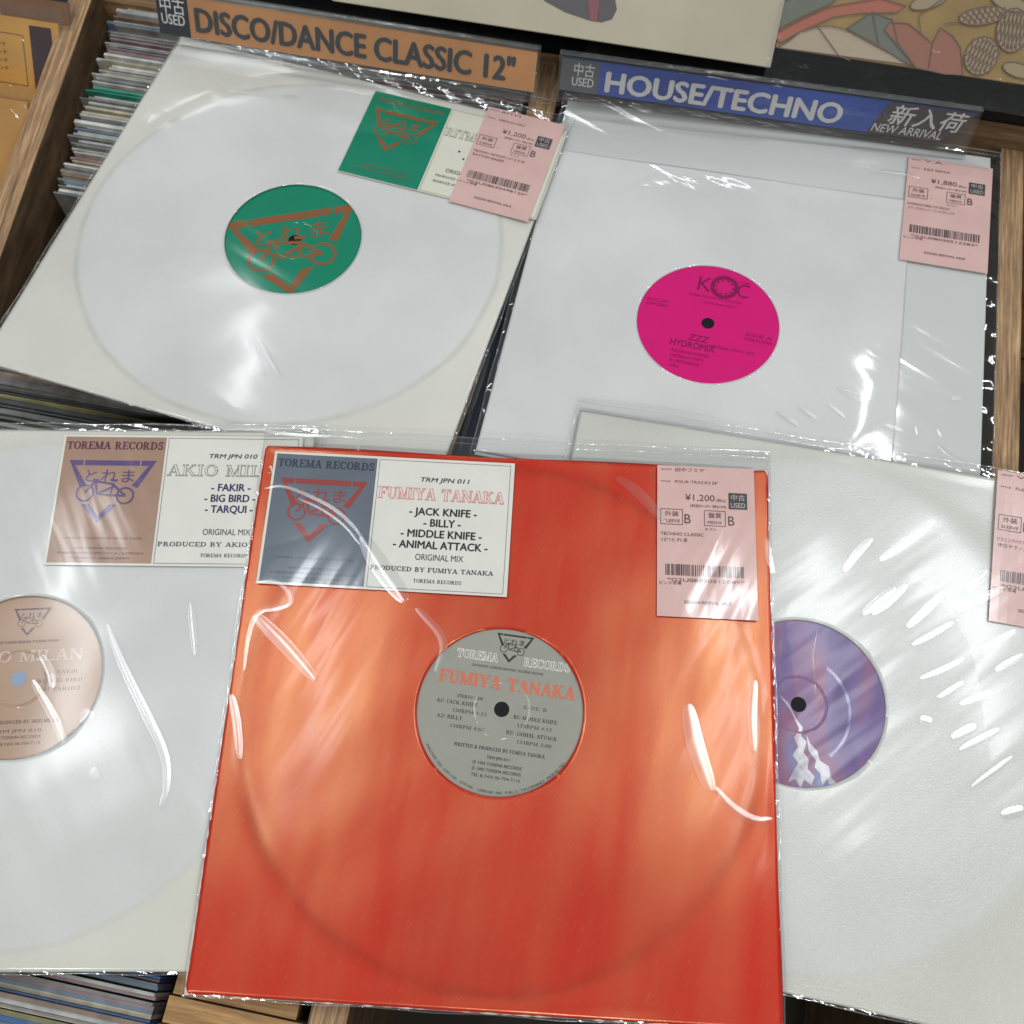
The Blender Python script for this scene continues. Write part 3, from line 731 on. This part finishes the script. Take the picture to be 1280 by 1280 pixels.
# ================================================================== PACKAGED RECORDS
WHITE = (.60, .61, .60); CREAM = (.61, .605, .555)
def ringwear_shade_mat(name, key, col, edge, rr=.1475, soft=.0025, strength=.25, cx=0, cy=0, outer=None, grain=.25, gscale=500, rough=.5, metal=0, spec=.25, tint=None, scr=0, sheen=0, coat=.8):
    """card whose colour carries ring wear: yellowed outside the disc, grey line on the rim; on red that line is painted shade"""
    mt = bpy.data.materials.new(name); n, l, b = nodes(mt)
    t = n.new('ShaderNodeTexCoord'); sp = n.new('ShaderNodeVectorMath'); sp.operation = 'SUBTRACT'; sp.inputs[1].default_value = (cx, cy, 0)
    l.new(t.outputs['Object'], sp.inputs[0])
    ms = n.new('ShaderNodeMapping'); ms.inputs['Scale'].default_value = (1, 1, 0); l.new(sp.outputs[0], ms.inputs[0])
    ln = n.new('ShaderNodeVectorMath'); ln.operation = 'LENGTH'; l.new(ms.outputs[0], ln.inputs[0])
    nz = n.new('ShaderNodeTexNoise'); nz.inputs['Scale'].default_value = 22; nz.inputs['Detail'].default_value = 4; l.new(t.outputs['Object'], nz.inputs['Vector'])
    ad = n.new('ShaderNodeMath'); ad.operation = 'MULTIPLY_ADD'; l.new(nz.outputs[0], ad.inputs[0]); ad.inputs[1].default_value = .004; l.new(ln.outputs['Value'], ad.inputs[2])
    r = n.new('ShaderNodeMapRange'); r.interpolation_type = 'SMOOTHSTEP'; l.new(ad.outputs[0], r.inputs[0]); r.inputs[1].default_value = rr-.004; r.inputs[2].default_value = rr+.008
    mx = n.new('ShaderNodeMix'); mx.data_type = 'RGBA'; l.new(r.outputs[0], mx.inputs[0])
    mx.inputs[6].default_value = (*col, 1); mx.inputs[7].default_value = (*(outer or col), 1)
    # rim line
    d = n.new('ShaderNodeMath'); d.operation = 'SUBTRACT'; l.new(ad.outputs[0], d.inputs[0]); d.inputs[1].default_value = rr+.002
    ab = n.new('ShaderNodeMath'); ab.operation = 'ABSOLUTE'; l.new(d.outputs[0], ab.inputs[0])
    r2 = n.new('ShaderNodeMapRange'); l.new(ab.outputs[0], r2.inputs[0]); r2.inputs[1].default_value = 0; r2.inputs[2].default_value = soft; r2.inputs[3].default_value = strength; r2.inputs[4].default_value = 0
    n2 = n.new('ShaderNodeTexNoise'); n2.inputs['Scale'].default_value = 40; l.new(t.outputs['Object'], n2.inputs['Vector'])
    mm = n.new('ShaderNodeMath'); mm.operation = 'MULTIPLY'; l.new(r2.outputs[0], mm.inputs[0]); l.new(n2.outputs[0], mm.inputs[1])
    mx2 = n.new('ShaderNodeMix'); mx2.data_type = 'RGBA'; l.new(mm.outputs[0], mx2.inputs[0]); l.new(mx.outputs[2], mx2.inputs[6]); mx2.inputs[7].default_value = (*edge, 1)
    last = mx2.outputs[2]
    # faint blotches of age
    n3 = n.new('ShaderNodeTexNoise'); n3.inputs['Scale'].default_value = 9; n3.inputs['Detail'].default_value = 6; l.new(t.outputs['Object'], n3.inputs['Vector'])
    r3 = n.new('ShaderNodeMapRange'); l.new(n3.outputs[0], r3.inputs[0]); r3.inputs[1].default_value = .3; r3.inputs[2].default_value = .7; r3.inputs[3].default_value = .87; r3.inputs[4].default_value = 1.04
    vm = n.new('ShaderNodeVectorMath'); vm.operation = 'SCALE'; l.new(last, vm.inputs[0]); l.new(r3.outputs[0], vm.inputs['Scale'])
    last = vm.outputs[0]
    if scr:   # short pale scratches
        mq = n.new('ShaderNodeMapping'); mq.inputs['Rotation'].default_value = (0, 0, math.radians(-62)); l.new(t.outputs['Object'], mq.inputs[0])
        mp = n.new('ShaderNodeMapping'); mp.inputs['Scale'].default_value = (110, 1900, 1); l.new(mq.outputs[0], mp.inputs[0])
        n4 = n.new('ShaderNodeTexNoise'); n4.inputs['Scale'].default_value = 1; n4.inputs['Detail'].default_value = 1; l.new(mp.outputs[0], n4.inputs['Vector'])
        r4 = n.new('ShaderNodeMapRange'); l.new(n4.outputs[0], r4.inputs[0]); r4.inputs[1].default_value = .69; r4.inputs[2].default_value = .76; r4.inputs[4].default_value = scr
        mx4 = n.new('ShaderNodeMix'); mx4.data_type = 'RGBA'; l.new(r4.outputs[0], mx4.inputs[0]); l.new(last, mx4.inputs[6]); mx4.inputs[7].default_value = (.85, .45, .30, 1)
        last = mx4.outputs[2]
    l.new(last, b.inputs['Base Color'])
    b.inputs['Roughness'].default_value = rough; b.inputs['Metallic'].default_value = metal; b.inputs['Specular IOR Level'].default_value = spec
    if tint: b.inputs['Specular Tint'].default_value = (*tint, 1)
    g = n.new('ShaderNodeTexNoise'); g.inputs['Scale'].default_value = gscale; g.inputs['Detail'].default_value = 2; l.new(t.outputs['Object'], g.inputs['Vector'])
    bp = n.new('ShaderNodeBump'); bp.inputs['Strength'].default_value = grain; bp.inputs['Distance'].default_value = .0005
    l.new(g.outputs[0], bp.inputs['Height']); l.new(bp.outputs[0], b.inputs['Normal'])
    b.inputs['Coat Weight'].default_value = coat; b.inputs['Coat Roughness'].default_value = film_rough(key); b.inputs['Coat IOR'].default_value = 1.5
    l.new(film_normal(n, l, key).outputs[0], b.inputs['Coat Normal'])
    if sheen:   # metallic ink: a broad coppery reflection under the film
        gl = n.new('ShaderNodeBsdfGlossy'); gl.inputs[0].default_value = (1, .66, .30, 1); gl.inputs['Roughness'].default_value = .26
        l.new(bp.outputs[0], gl.inputs['Normal'])
        ms_ = n.new('ShaderNodeMixShader')
        q1 = n.new('ShaderNodeMapping'); q1.inputs['Rotation'].default_value = (0, 0, .12); l.new(t.outputs['Object'], q1.inputs[0])
        q2 = n.new('ShaderNodeMapping'); q2.inputs['Scale'].default_value = (30, 5, 1); l.new(q1.outputs[0], q2.inputs[0])
        q3 = n.new('ShaderNodeTexNoise'); q3.inputs['Scale'].default_value = 1; q3.inputs['Detail'].default_value = 5; l.new(q2.outputs[0], q3.inputs['Vector'])
        q4 = n.new('ShaderNodeMapRange'); l.new(q3.outputs[0], q4.inputs[0]); q4.inputs[1].default_value = .3; q4.inputs[2].default_value = .7; q4.inputs[3].default_value = sheen*.25; q4.inputs[4].default_value = sheen*.85
        l.new(q4.outputs[0], ms_.inputs[0])
        l.new(b.outputs[0], ms_.inputs[1]); l.new(gl.outputs[0], ms_.inputs[2]); l.new(ms_.outputs[0], n['Material Output'].inputs['Surface'])
    return mt

# --- red sleeve, centre
R = empty('record_sleeve', FR['red']); tag(R, 'bright red record sleeve lying on top in the centre', 'record sleeve')
jm = ringwear_shade_mat('red_card', 'red', (.48, .012, .008), (.28, .005, .003), rr=.149, strength=.8, soft=.006, outer=(.50, .013, .009), rough=.5, metal=.0, spec=.08, grain=.08, gscale=1700, scr=.14, sheen=.20, coat=.2)  # darker red rim line paints in the shading at the disc's edge
jacket('sleeve_card', R, jm, rim=.00025, bulge=.0005, seed=1, wob=.0012)
kw = Ink(); rnd = random.Random(3)
kw.stroke([(-.15715+rnd.uniform(-.0001, .0001), -.156+.312*i/90) for i in range(91)], [rnd.choice((.0001, .0002, .0006, .0011)) for _ in range(91)])
kw.stroke([(-.1571+.312*i/90, -.15712) for i in range(91)], [rnd.choice((.0001, .0001, .0004, .0009)) for _ in range(91)])
kw.build('worn_edge', mat('worn_paper', (.62, .5, .46), .7), R, z=.0004)
for cx_, cy_ in ((-.1571, -.1571), (.1571, -.1571), (-.1571, .1571), (.1571, .1571)):
    sx_, sy_ = (1 if cx_ < 0 else -1), (1 if cy_ < 0 else -1)
    kw = Ink(); kw.poly([(cx_, cy_), (cx_+.0035*sx_, cy_), (cx_+.0016*sx_, cy_+.0008*sy_), (cx_+.0009*sx_, cy_+.0022*sy_), (cx_, cy_+.0042*sy_)][::sx_*sy_])
    kw.build('worn_corner', mat('worn_paper', (.62, .5, .46), .7), R, z=.0005)
title_sticker(R, 'red', -.1497, .1526, -.002, (.12, .145, .18), (.27, .045, .04), (.035, .045, .07), 'TRM JPN 011', 'FUMIYA TANAKA', (.66, .62, .58), (.62, .20, .17),
              [('- JACK KNIFE -', 41), ('- BILLY -', 22.5), ('- MIDDLE KNIFE -', 49), ('- ANIMAL ATTACK -', 57)], (.012, .012, .014), 'PRODUCED BY FUMIYA TANAKA')
price_tag(R, 'red', .0885, .1560, .006, '田中フミヤ', 'FOUR TRACKS EP', ['TECHNO CLASSIC', '12"/とれま'], '*G2U08030515089*')
bag(R, 'red', l=.0012, r=.0012, b=.001, t=.012, seed=11, creases=[
    ([(330, 610), (352, 604), (385, 616), (420, 634), (446, 658), (462, 688)], 2.6, .9),
    ([(372, 622), (402, 634), (432, 655), (450, 680)], 1.8, .6),
    ([(452, 668), (470, 700), (492, 730), (508, 752)], 7, 1.3),
    ([(318, 728), (342, 723), (360, 737), (366, 752), (348, 760), (322, 762), (310, 792), (305, 838)], 2.2, .8),
    ([(318, 768), (336, 786), (362, 812), (395, 850)], 5, .9),
    ([(289, 868), (296, 900), (300, 950)], 3, .8),
    ([(770, 596), (795, 612), (815, 634), (832, 652)], 4, .9),
    ([(944, 850), (940, 890), (943, 940)], 3, .9),
    ([(893, 984), (915, 1010), (945, 1028), (966, 1024)], 3, 1.0),
    ([(520, 760), (560, 800), (545, 840)], 3, .3),
    ([(860, 880), (868, 930), (890, 990)], 6, .5),
    ([(958, 672), (962, 700), (967, 716)], 2.2, .7)])
vr, lb = vinyl('red', .0010, .0010, (.29, .29, .25), 'record showing a silver grey label through the red sleeve', math.radians(-5), z=-.0005)
m_ = MM
k = Ink(); emblem(k, 2*m_, 44*m_, 22*m_, fat=.8)
k.serif('JAPANESE UNDERGROUND TECHNO SOUND', 0, 22.6*m_, 1.35*m_, 42*m_, 'c')
for s_, x, y, w, h in [('STEREO SIDE', -19, 3.4, 15, 1.7), ('A1) JACK KNIFE', -26, -.8, 24, 2.1), ('130BPM 4:33', -18, -5.2, 20, 1.9), ('A2) BILLY', -29, -9.4, 15, 2.1), ('130BPM 4:02', -18, -14, 20, 1.9),
                      ('SIDE B', 19, 2.2, 14, 1.7), ('B1) MIDDLE KNIFE', 20, -4.2, 25, 2.1), ('130BPM 4:13', 20, -8.6, 20, 1.9), ('B2) ANIMAL ATTACK', 19, -13.4, 29, 2.1), ('134BPM 3:00', 21, -17.8, 20, 1.9),
                      ('WRITTEN & PRODUCED BY FUMIYA TANAKA', 2, -24, 52, 2.0)]:
    k.serif(''.join(c if c in SER else '0' for c in s_), x*m_, y*m_, h*m_, w*m_, 'c')
k.text('TRM JPN 011', 2*m_, -28.5*m_, 1.7*m_, 13*m_, 'c', bold=.02)
for i, s_ in enumerate(('Ⓟ 1993 TOREMA RECORDS', 'Ⓒ 1993 TOREMA RECORDS', 'TEL & FAX 06-704-7110')): k.text(s_, 2*m_, (-32.3-3.4*i)*m_, 1.8*m_, 28*m_, 'c', bold=.01)
k.arctext('UNAUTHORIZED COPYING, HIRING, LENDING AND PUBLIC PERFORMANCE PROHIBITED', 0, 0, 47.2*m_, -90, 1.62, 1.5*m_)
k.build('lettering', mat('label_ink_red', (.03, .03, .03), .5, 'red'), lb, z=.00010)
k = Ink(); k.serif('FUMIYA TANAKA', 1*m_, 11.2*m_, 7*m_, 79*m_, 'c', grow=.12*m_); k.build('artist_name', mat('label_orange', (.62, .14, .07), .5, 'red'), lb, z=.00012)
k = Ink(); k.serif('TOREMA', -6.5*m_, 26.6*m_, 5*m_, 24*m_, 'r', grow=.18*m_); k.serif('RECORDS', 9*m_, 26.6*m_, 5*m_, 27*m_, 'l', grow=.18*m_); k.build('label_name', mat('label_white', (.75, .75, .7), .5, 'red'), lb, z=.00014)
k = Ink(); k.serif('TOREMA', -6.5*m_, 26.6*m_, 5*m_, 24*m_, 'r', grow=-.1*m_); k.serif('RECORDS', 9*m_, 26.6*m_, 5*m_, 27*m_, 'l', grow=-.1*m_); k.build('label_name_fill', mat('label_red', (.29, .29, .25), .5, 'red'), lb, z=.00026)

# --- white sleeve, green label
G = empty('record_sleeve', FR['green']); tag(G, 'worn white record sleeve with green sticker under the disco sign', 'record sleeve')
jacket('sleeve_card', G, ringwear_shade_mat('green_card', 'green', WHITE, (.38, .38, .33), outer=CREAM, strength=.75, soft=.0030, cx=.0, cy=-.003), seed=2)
gx, gy = .0073, .1477
st_ = sheet('title_sticker', G, mat('sticker_cream', (.62, .62, .53), .55, 'green'), 0, .150, -.083, 0, 0); st_.location = (gx, gy, .0022); st_.rotation_euler = (0, 0, .012)
k = Ink(); k.rect(.4*m_, -82.4*m_, 61*m_, -.5*m_); k.build('colour_panel', mat('panel_green', (.0, .20, .115), .45, 'green', mottle=.1, mscale=30), st_, z=.00018)
k = Ink(); emblem(k, 31*m_, -17*m_, 50*m_); k.serif('TOREMA RECORDS', 31*m_, -9.5*m_, 4*m_, 52*m_, 'c'); k.text('5F BERGMAN FP-FUJIMOTO', 31*m_, -76*m_, 1.6*m_, 45*m_, 'c'); k.text('TORIMACHI, OSAKA JAPAN', 31*m_, -72*m_, 1.6*m_, 35*m_, 'c')
k.build('emblem', mat('logo_green', (.22, .085, .03), .5, 'green'), st_, z=.00034)
k = Ink(); k.serif('RITM', 63.5*m_, -27*m_, 8*m_, 23*m_, grow=.22*m_); k.build('artist_outline', mat('ink_soft_green', (.22, .22, .19), .5, 'green'), st_, z=.0002)
k = Ink(); k.serif('RITM', 63.5*m_, -27*m_, 8*m_, 23*m_, grow=-.16*m_); k.build('artist_fill', mat('sticker_fill_green', (.62, .62, .53), .5, 'green'), st_, z=.00036)
k = Ink(); k.disc(79*m_, -39*m_, .9*m_); k.disc(84*m_, -45*m_, .9*m_); k.text('ORIGINAL', 75*m_, -60.5*m_, 3.6*m_, 19*m_, bold=.01); k.serif('PRODUCED BY', 69*m_, -66*m_, 2*m_, 20*m_); k.serif('REMIXED BY', 69*m_, -71.5*m_, 2*m_, 18*m_); k.frame(62.3*m_, -82*m_, 149*m_, -1*m_, .2*m_)
k.build('lettering', mat('ink_green', (.05, .05, .05), .5, 'green'), st_, z=.00022)
price_tag(G, 'green', .0945, .1585, -.004, 'RITM', 'ORIGIN REC', ['TECHNO DETROIT,12"/とれま', 'RHYTHM BASED'], '*G2U08030498120*', sleeve='—', z=.0029)
bag(G, 'green', l=.0012, r=.002, b=.001, t=.012, seed=21, creases=[
    ([(270, 106), (290, 116), (312, 117)], 2.0, .6), ([(352, 119), (372, 121)], 2, .5),
    ([(310, 415), (318, 440), (332, 470)], 2.5, .8), ([(322, 420), (336, 446), (350, 470)], 2, .6),
    ([(224, 52), (300, 58), (380, 74), (440, 84)], 3.4, 2.4), ([(420, 82), (520, 96), (600, 108)], 3.4, 2.4), ([(530, 98), (630, 112), (714, 132)], 4, 2.6), ([(300, 66), (420, 92), (520, 104)], 2.4, 2.0), ([(560, 108), (650, 126), (700, 132)], 2.6, 2.2), ([(612, 440), (600, 480), (585, 520)], 2, .5)])
vg, lb = vinyl('green', .0014, -.0010, (.0, .20, .115), 'record showing a green label with rust coloured triangle', math.radians(29), z=-.0005)
k = Ink(); emblem(k, 0, 24*m_, 92*m_, fat=1.1); k.build('emblem', mat('logo_green', (.22, .085, .03), .5, 'green'), lb, z=.0001)

# --- white sleeve, magenta label (ten inch disc in a twelve inch bag)
Mg = empty('record_sleeve', FR['magenta']); tag(Mg, 'plain white record sleeve around the magenta label, below the blue sign', 'record sleeve')
v, f = box_vf(-HS, HS, -HS, HS, -.0014, -.0002); mk('backing_card', v, f, mat('backing', (.54, .56, .55), .5, 'magenta', mottle=.05, mscale=8), Mg)
jacket('sleeve_card', Mg, ringwear_shade_mat('magenta_card', 'magenta', (.61, .61, .61), (.5, .5, .5), rr=.124, strength=.12), half=.1300, ctr=(-.0268, -.0245), hole=(-.0250, -.0280), hr=.0478, disc=(-.0250, -.0280), rr=.125, seed=3, bulge=.0006, z0=.0006, rim=.00004, z_bot=.0)
price_tag(Mg, 'magenta', .0985, .1455, -.015, 'V.A.', 'ZZZ REMIX', ['HARDCORE,12"/KOC', 'テクノクラシック・ハードコアレイヴ'], '*G2U08030512283*', sleeve='—', price='¥1,880', z=.0022)
bag(Mg, 'magenta', l=.003, r=.007, b=.003, t=.006, seed=31, creases=[
    ([(970, 514), (985, 524), (998, 533)], 2.4, .9), ([(998, 508), (1010, 517), (1020, 524)], 2.0, .8), ([(1034, 504), (1056, 522)], 1.6, .6), ([(1050, 488), (1085, 505)], 2.2, .9), ([(1045, 484), (1080, 494)], 2, .8), ([(1090, 538), (1110, 550), (1128, 558)], 2.6, 1), ([(1105, 530), (1130, 538)], 1.8, .7),
    ([(1058, 553), (1090, 565)], 2.2, .9), ([(1172, 556), (1185, 570), (1205, 578)], 3.2, 1.1), ([(1172, 536), (1178, 546)], 1.6, .6), ([(1145, 533), (1147, 544)], 1.2, .5),
    ([(1060, 184), (1110, 190), (1160, 198)], 3, 2.4), ([(1150, 197), (1200, 203), (1236, 212)], 3, 2.4), ([(1090, 212), (1130, 216), (1150, 222)], 2, 1.5), ([(760, 150), (860, 166), (960, 176)], 3, 1.5), ([(1190, 498), (1205, 496)], 2, .5)])
vm_, lb = vinyl('magenta', -.0248, -.0280, (.60, .0, .16), 'ten inch record showing a magenta label', math.radians(-2), z=.0006, radius=.125)
k = Ink(); k.circle(6*m_, 32*m_, 8.2*m_, 3*m_)
for a in range(10): k.disc((6+5.6*math.cos(a*.63))*m_, (32+5.6*math.sin(a*.63))*m_, .8*m_, 8)
k.text('K', -12*m_, 26*m_, 12*m_, 9*m_, bold=.01); k.text('C', 15*m_, 26*m_, 12*m_, 8*m_); k.text('RECORDS', 14*m_, 38*m_, 1.5*m_, 9*m_)
k.text('SUPER POWER OF CHOICE', 1*m_, 20.5*m_, 1.8*m_, 36*m_, 'c', slant=.1); k.text('UNIVERSE EDIT', 5*m_, 16*m_, 1.6*m_, 22*m_, 'c')
for i, s_ in enumerate(('KOC-001', '45 RPM STEREO')): k.text(s_, -44*m_, (10-3.6*i)*m_, 2.4*m_, 15*m_)
for i, s_ in enumerate(('SIDE A', 'MADE IN JAPAN')): k.text(s_, 26*m_, (-4-3.8*i)*m_, 2.6*m_, 18*m_)
k.text('ZZZ', -11*m_, -16*m_, 5*m_, 13*m_, bold=.03, slant=.2); k.text('ORIGINAL MIX BY ZZZ', 4*m_, -18.5*m_, 2*m_, 30*m_)
k.text('HYDROMIX', -22*m_, -22.5*m_, 5.4*m_, 30*m_, bold=.02)
for i, s_ in enumerate(('PRODUCED FOR KOC RECORDS', 'MASTERED IN TOKYO', 'ALL RIGHTS RESERVED', '1992')): k.text(s_, -20*m_, (-27.5-4.0*i)*m_, 2.2*m_, (25, 22, 20, 7)[i]*m_)
k.build('lettering', mat('label_ink_magenta', (.20, .0, .06), .5, 'magenta'), lb, z=.0001)

# --- white sleeve, purple label (right)
Pu = empty('record_sleeve', FR['purple']); tag(Pu, 'grained white record sleeve at the right under shiny streaked plastic', 'record sleeve')
jacket('sleeve_card', Pu, ringwear_shade_mat('purple_card', 'purple', (.55, .56, .54), (.4, .4, .37), outer=(.52, .525, .48), strength=.12, grain=.55, gscale=800, rough=.33, spec=.7, coat=.55), seed=4, hole=(.0012, -.0020), hr=.0482)
price_tag(Pu, 'purple', .1020, .1615, .0, 'V.A.', 'FULL RANGE', ['リスニングハウス', '中古テクノ,12"'], '*G2U08030500417*')
cs = [([(1078, 768), (1098, 751), (1120, 734)], 3.0, .9), ([(1090, 768), (1112, 752), (1134, 730)], 2.6, .8), ([(1134, 784), (1158, 762), (1182, 738)], 2.8, .8), ([(1140, 806), (1165, 793), (1192, 777)], 2.0, .7), ([(1195, 764), (1222, 750), (1256, 734)], 2.8, .8), ([(1208, 738), (1222, 726), (1236, 712)], 3, .9), ([(1228, 810), (1250, 799), (1270, 788)], 2, .6),
      ([(1150, 848), (1180, 836), (1205, 823)], 1.8, .5), ([(1244, 838), (1262, 828), (1280, 818)], 2.2, .6), ([(1150, 898), (1166, 903)], 3, .9), ([(1200, 938), (1228, 924), (1250, 912)], 3, .8), ([(1215, 984), (1240, 966), (1266, 946)], 2.2, .7), ([(1252, 1020), (1282, 1012)], 4, .9), ([(1172, 872), (1204, 852)], 1.6, .5), ([(1200, 880), (1240, 864)], 2, .5), ([(1190, 924), (1222, 908)], 4, .7),
      ([(1055, 714), (1072, 690), (1090, 672)], 3, .4), ([(1100, 700), (1140, 672), (1168, 650)], 3.4, .4), ([(722, 500), (800, 508), (900, 524)], 3, .6)]
bag(Pu, 'purple', l=.003, r=.003, b=.001, t=.006, seed=41, creases=cs)
# label: violet and blue cloudy print
lm = bpy.data.materials.new('label_purple_cloud'); n, l, b = nodes(lm)
t = n.new('ShaderNodeTexCoord'); mp = n.new('ShaderNodeMapping'); mp.inputs['Scale'].default_value = (14, 6, 1); l.new(t.outputs['Object'], mp.inputs[0])
nz = n.new('ShaderNodeTexNoise'); nz.inputs['Scale'].default_value = 1.3; nz.inputs['Detail'].default_value = 3; nz.inputs['Distortion'].default_value = .8; l.new(mp.outputs[0], nz.inputs['Vector'])
rp = n.new('ShaderNodeValToRGB'); e = rp.color_ramp.elements
e[0].position = .30; e[0].color = (.08, .055, .17, 1); e[1].position = .72; e[1].color = (.28, .18, .30, 1)
for p_, c_ in ((.42, (.15, .10, .25, 1)), (.50, (.24, .10, .18, 1)), (.58, (.16, .17, .32, 1)), (.65, (.24, .32, .48, 1))): q = e.new(p_); q.color = c_
l.new(nz.outputs[0], rp.inputs[0]); l.new(rp.outputs[0], b.inputs['Base Color']); b.inputs['Roughness'].default_value = .5; b.inputs['Specular IOR Level'].default_value = .2
b.inputs['Coat Weight'].default_value = .3; b.inputs['Coat Roughness'].default_value = film_rough('purple'); l.new(film_normal(n, l, 'purple').outputs[0], b.inputs['Coat Normal'])
vp, lb = vinyl('purple', .0004, -.0036, (.2, .12, .3), 'record showing a purple and blue painted label beside the red sleeve', math.radians(8), label_mat=lm)
k = Ink(); k.poly([(x*m_, y*m_) for x, y in [(-11, 5), (-6, 1), (-1, -9), (2, -13), (1, -18), (4, -21), (2, -27), (5, -31), (4, -36), (8, -40), (6, -45), (2, -42), (0, -47), (-3, -42), (-7, -44), (-4, -38), (-1, -33), (-4, -29), (-1, -24), (-3, -19), (0, -14), (-5, -3)]]); k.poly([(x*m_, y*m_) for x, y in [(4, -17), (6, -22), (10, -26), (11, -31), (16, -34), (17, -40), (20, -43), (16, -44), (15, -41), (12, -45), (11, -38), (8, -35), (9, -31), (5, -26)]])
k.build('white_streak', mat('streak_white', (.42, .40, .46), .5, 'purple', mottle=.3, mscale=200), lb, z=.0001)
k = Ink(); k.stroke([((2+27*math.cos(a*.1))*m_, (-3+30*math.sin(a*.1))*m_) for a in range(-10, 11)], 1.8*m_); k.build('dark_arc', mat('arc_violet', (.10, .07, .24), .5, 'purple'), lb, z=.00012)
k = Ink(); k.stroke([(-9*m_, 40*m_), (-11*m_, 20*m_), (-8*m_, 4*m_)], .6*m_); k.stroke([(-33*m_, 26*m_), (-22*m_, 12*m_), (-12*m_, 5*m_)], .6*m_); k.stroke([(12*m_, 44*m_), (9*m_, 30*m_), (10*m_, 5*m_)], .5*m_)
k.build('dark_lines', mat('line_violet', (.14, .05, .14), .5, 'purple'), lb, z=.00014)

# --- white sleeve, tan label (left)
Tn = empty('record_sleeve', FR['tan']); tag(Tn, 'white record sleeve at the left with a tan and white title sticker', 'record sleeve')
jacket('sleeve_card', Tn, ringwear_shade_mat('tan_card', 'tan', (.57, .585, .575), (.42, .42, .36), outer=(.59, .59, .53), strength=.35, grain=.3), seed=5, hole=(-.0045, .0008))
title_sticker(Tn, 'tan', .0003, .1532, -.004, (.35, .22, .155), (.09, .06, .18), (.10, .03, .06), 'TRM JPN 010', 'AKIO MILAN', (.62, .62, .56), (.20, .20, .18),
              [('- FAKIR -', 24), ('- BIG BIRD -', 31), ('- TARQUI -', 29)], (.03, .02, .09), 'PRODUCED BY AKIO MILAN')
bag(Tn, 'tan', l=.002, r=.008, b=.001, t=.004, seed=51, creases=[
    ([(134, 780), (146, 815), (162, 850), (184, 895), (208, 945), (209, 985), (200, 1010)], 3.2, .9),
    ([(48, 820), (60, 840), (64, 862)], 5, 1.2), ([(98, 905), (108, 896), (114, 888)], 5, .9), ([(40, 850), (70, 900), (80, 930)], 3, .5),
    ([(238, 752), (240, 780), (244, 820)], 2.2, 1.6), ([(325, 536), (360, 540), (415, 544)], 3, 1.4), ([(250, 538), (300, 534), (345, 536)], 2.2, .8), ([(115, 960), (122, 975)], 3, .5)])
vt, lb = vinyl('tan', -.0049, -.0006, (.37, .24, .16), 'record showing a tan label at the left edge', math.radians(3), z=-.0005, holec=(.26, .34, .46))  # pale blue of the spindle hole is a reflection painted as colour
k = Ink(); emblem(k, 4*m_, 42*m_, 22*m_, fat=.8); k.serif('JAPANESE UNDERGROUND TECHNO SOUND', 0, 21*m_, 1.5*m_, 42*m_, 'c')
for i, (s_, w) in enumerate((('A1) FAKIR', 20), ('B1) BIG BIRD', 26), ('B2) TARQUI', 24))): k.serif(s_, 24*m_, (2-5*i)*m_, 2*m_, w*m_, 'c')
k.serif('WRITTEN & PRODUCED BY AKIO MILAN', 0, -26*m_, 2*m_, 50*m_, 'c')
for i, s_ in enumerate(('TRM JPN 010', '1993 TOREMA RECORDS', 'TEL & FAX 06-704-7110')): k.text(s_, 2*m_, (-31-3.6*i)*m_, 1.8*m_, 28*m_, 'c')
k.arctext('UNAUTHORIZED COPYING, HIRING, LENDING AND PUBLIC PERFORMANCE', 0, 0, 47.2*m_, -90, 1.62, 1.5*m_)
k.build('lettering', mat('label_ink_tan', (.09, .05, .06), .5, 'tan'), lb, z=.0001)
k = Ink(); k.serif('AKIO MILAN', 1*m_, 10*m_, 6.5*m_, 70*m_, 'c', grow=.12*m_); k.build('artist_name', mat('label_pale_tan', (.50, .40, .33), .5, 'tan'), lb, z=.00012)

# --- black bagged sleeve under the two upper white ones
bx = FR['magenta'] @ Matrix.Translation((-.0115, -.0040, -.0075)) @ Matrix.Rotation(math.radians(-2.2), 4, 'Z')
Bk = empty('record_sleeve', bx); tag(Bk, 'black record sleeve, a dark sliver between the two upper white sleeves', 'record sleeve')
FILM['dark'] = (math.radians(20), 1.5, 1.5)
v, f = box_vf(-.154, .120, -.157, .140, -.003, 0); mk('sleeve_card', v, f, mat('black_card', (.012, .013, .022), .35, 'dark'), Bk)
vs, fs = band('', None, None, -.157, -.15, -.16, .15, .001, 3, 60, .0003, 9); mk('plastic_bag', vs, fs, clear_film(), Bk, True)
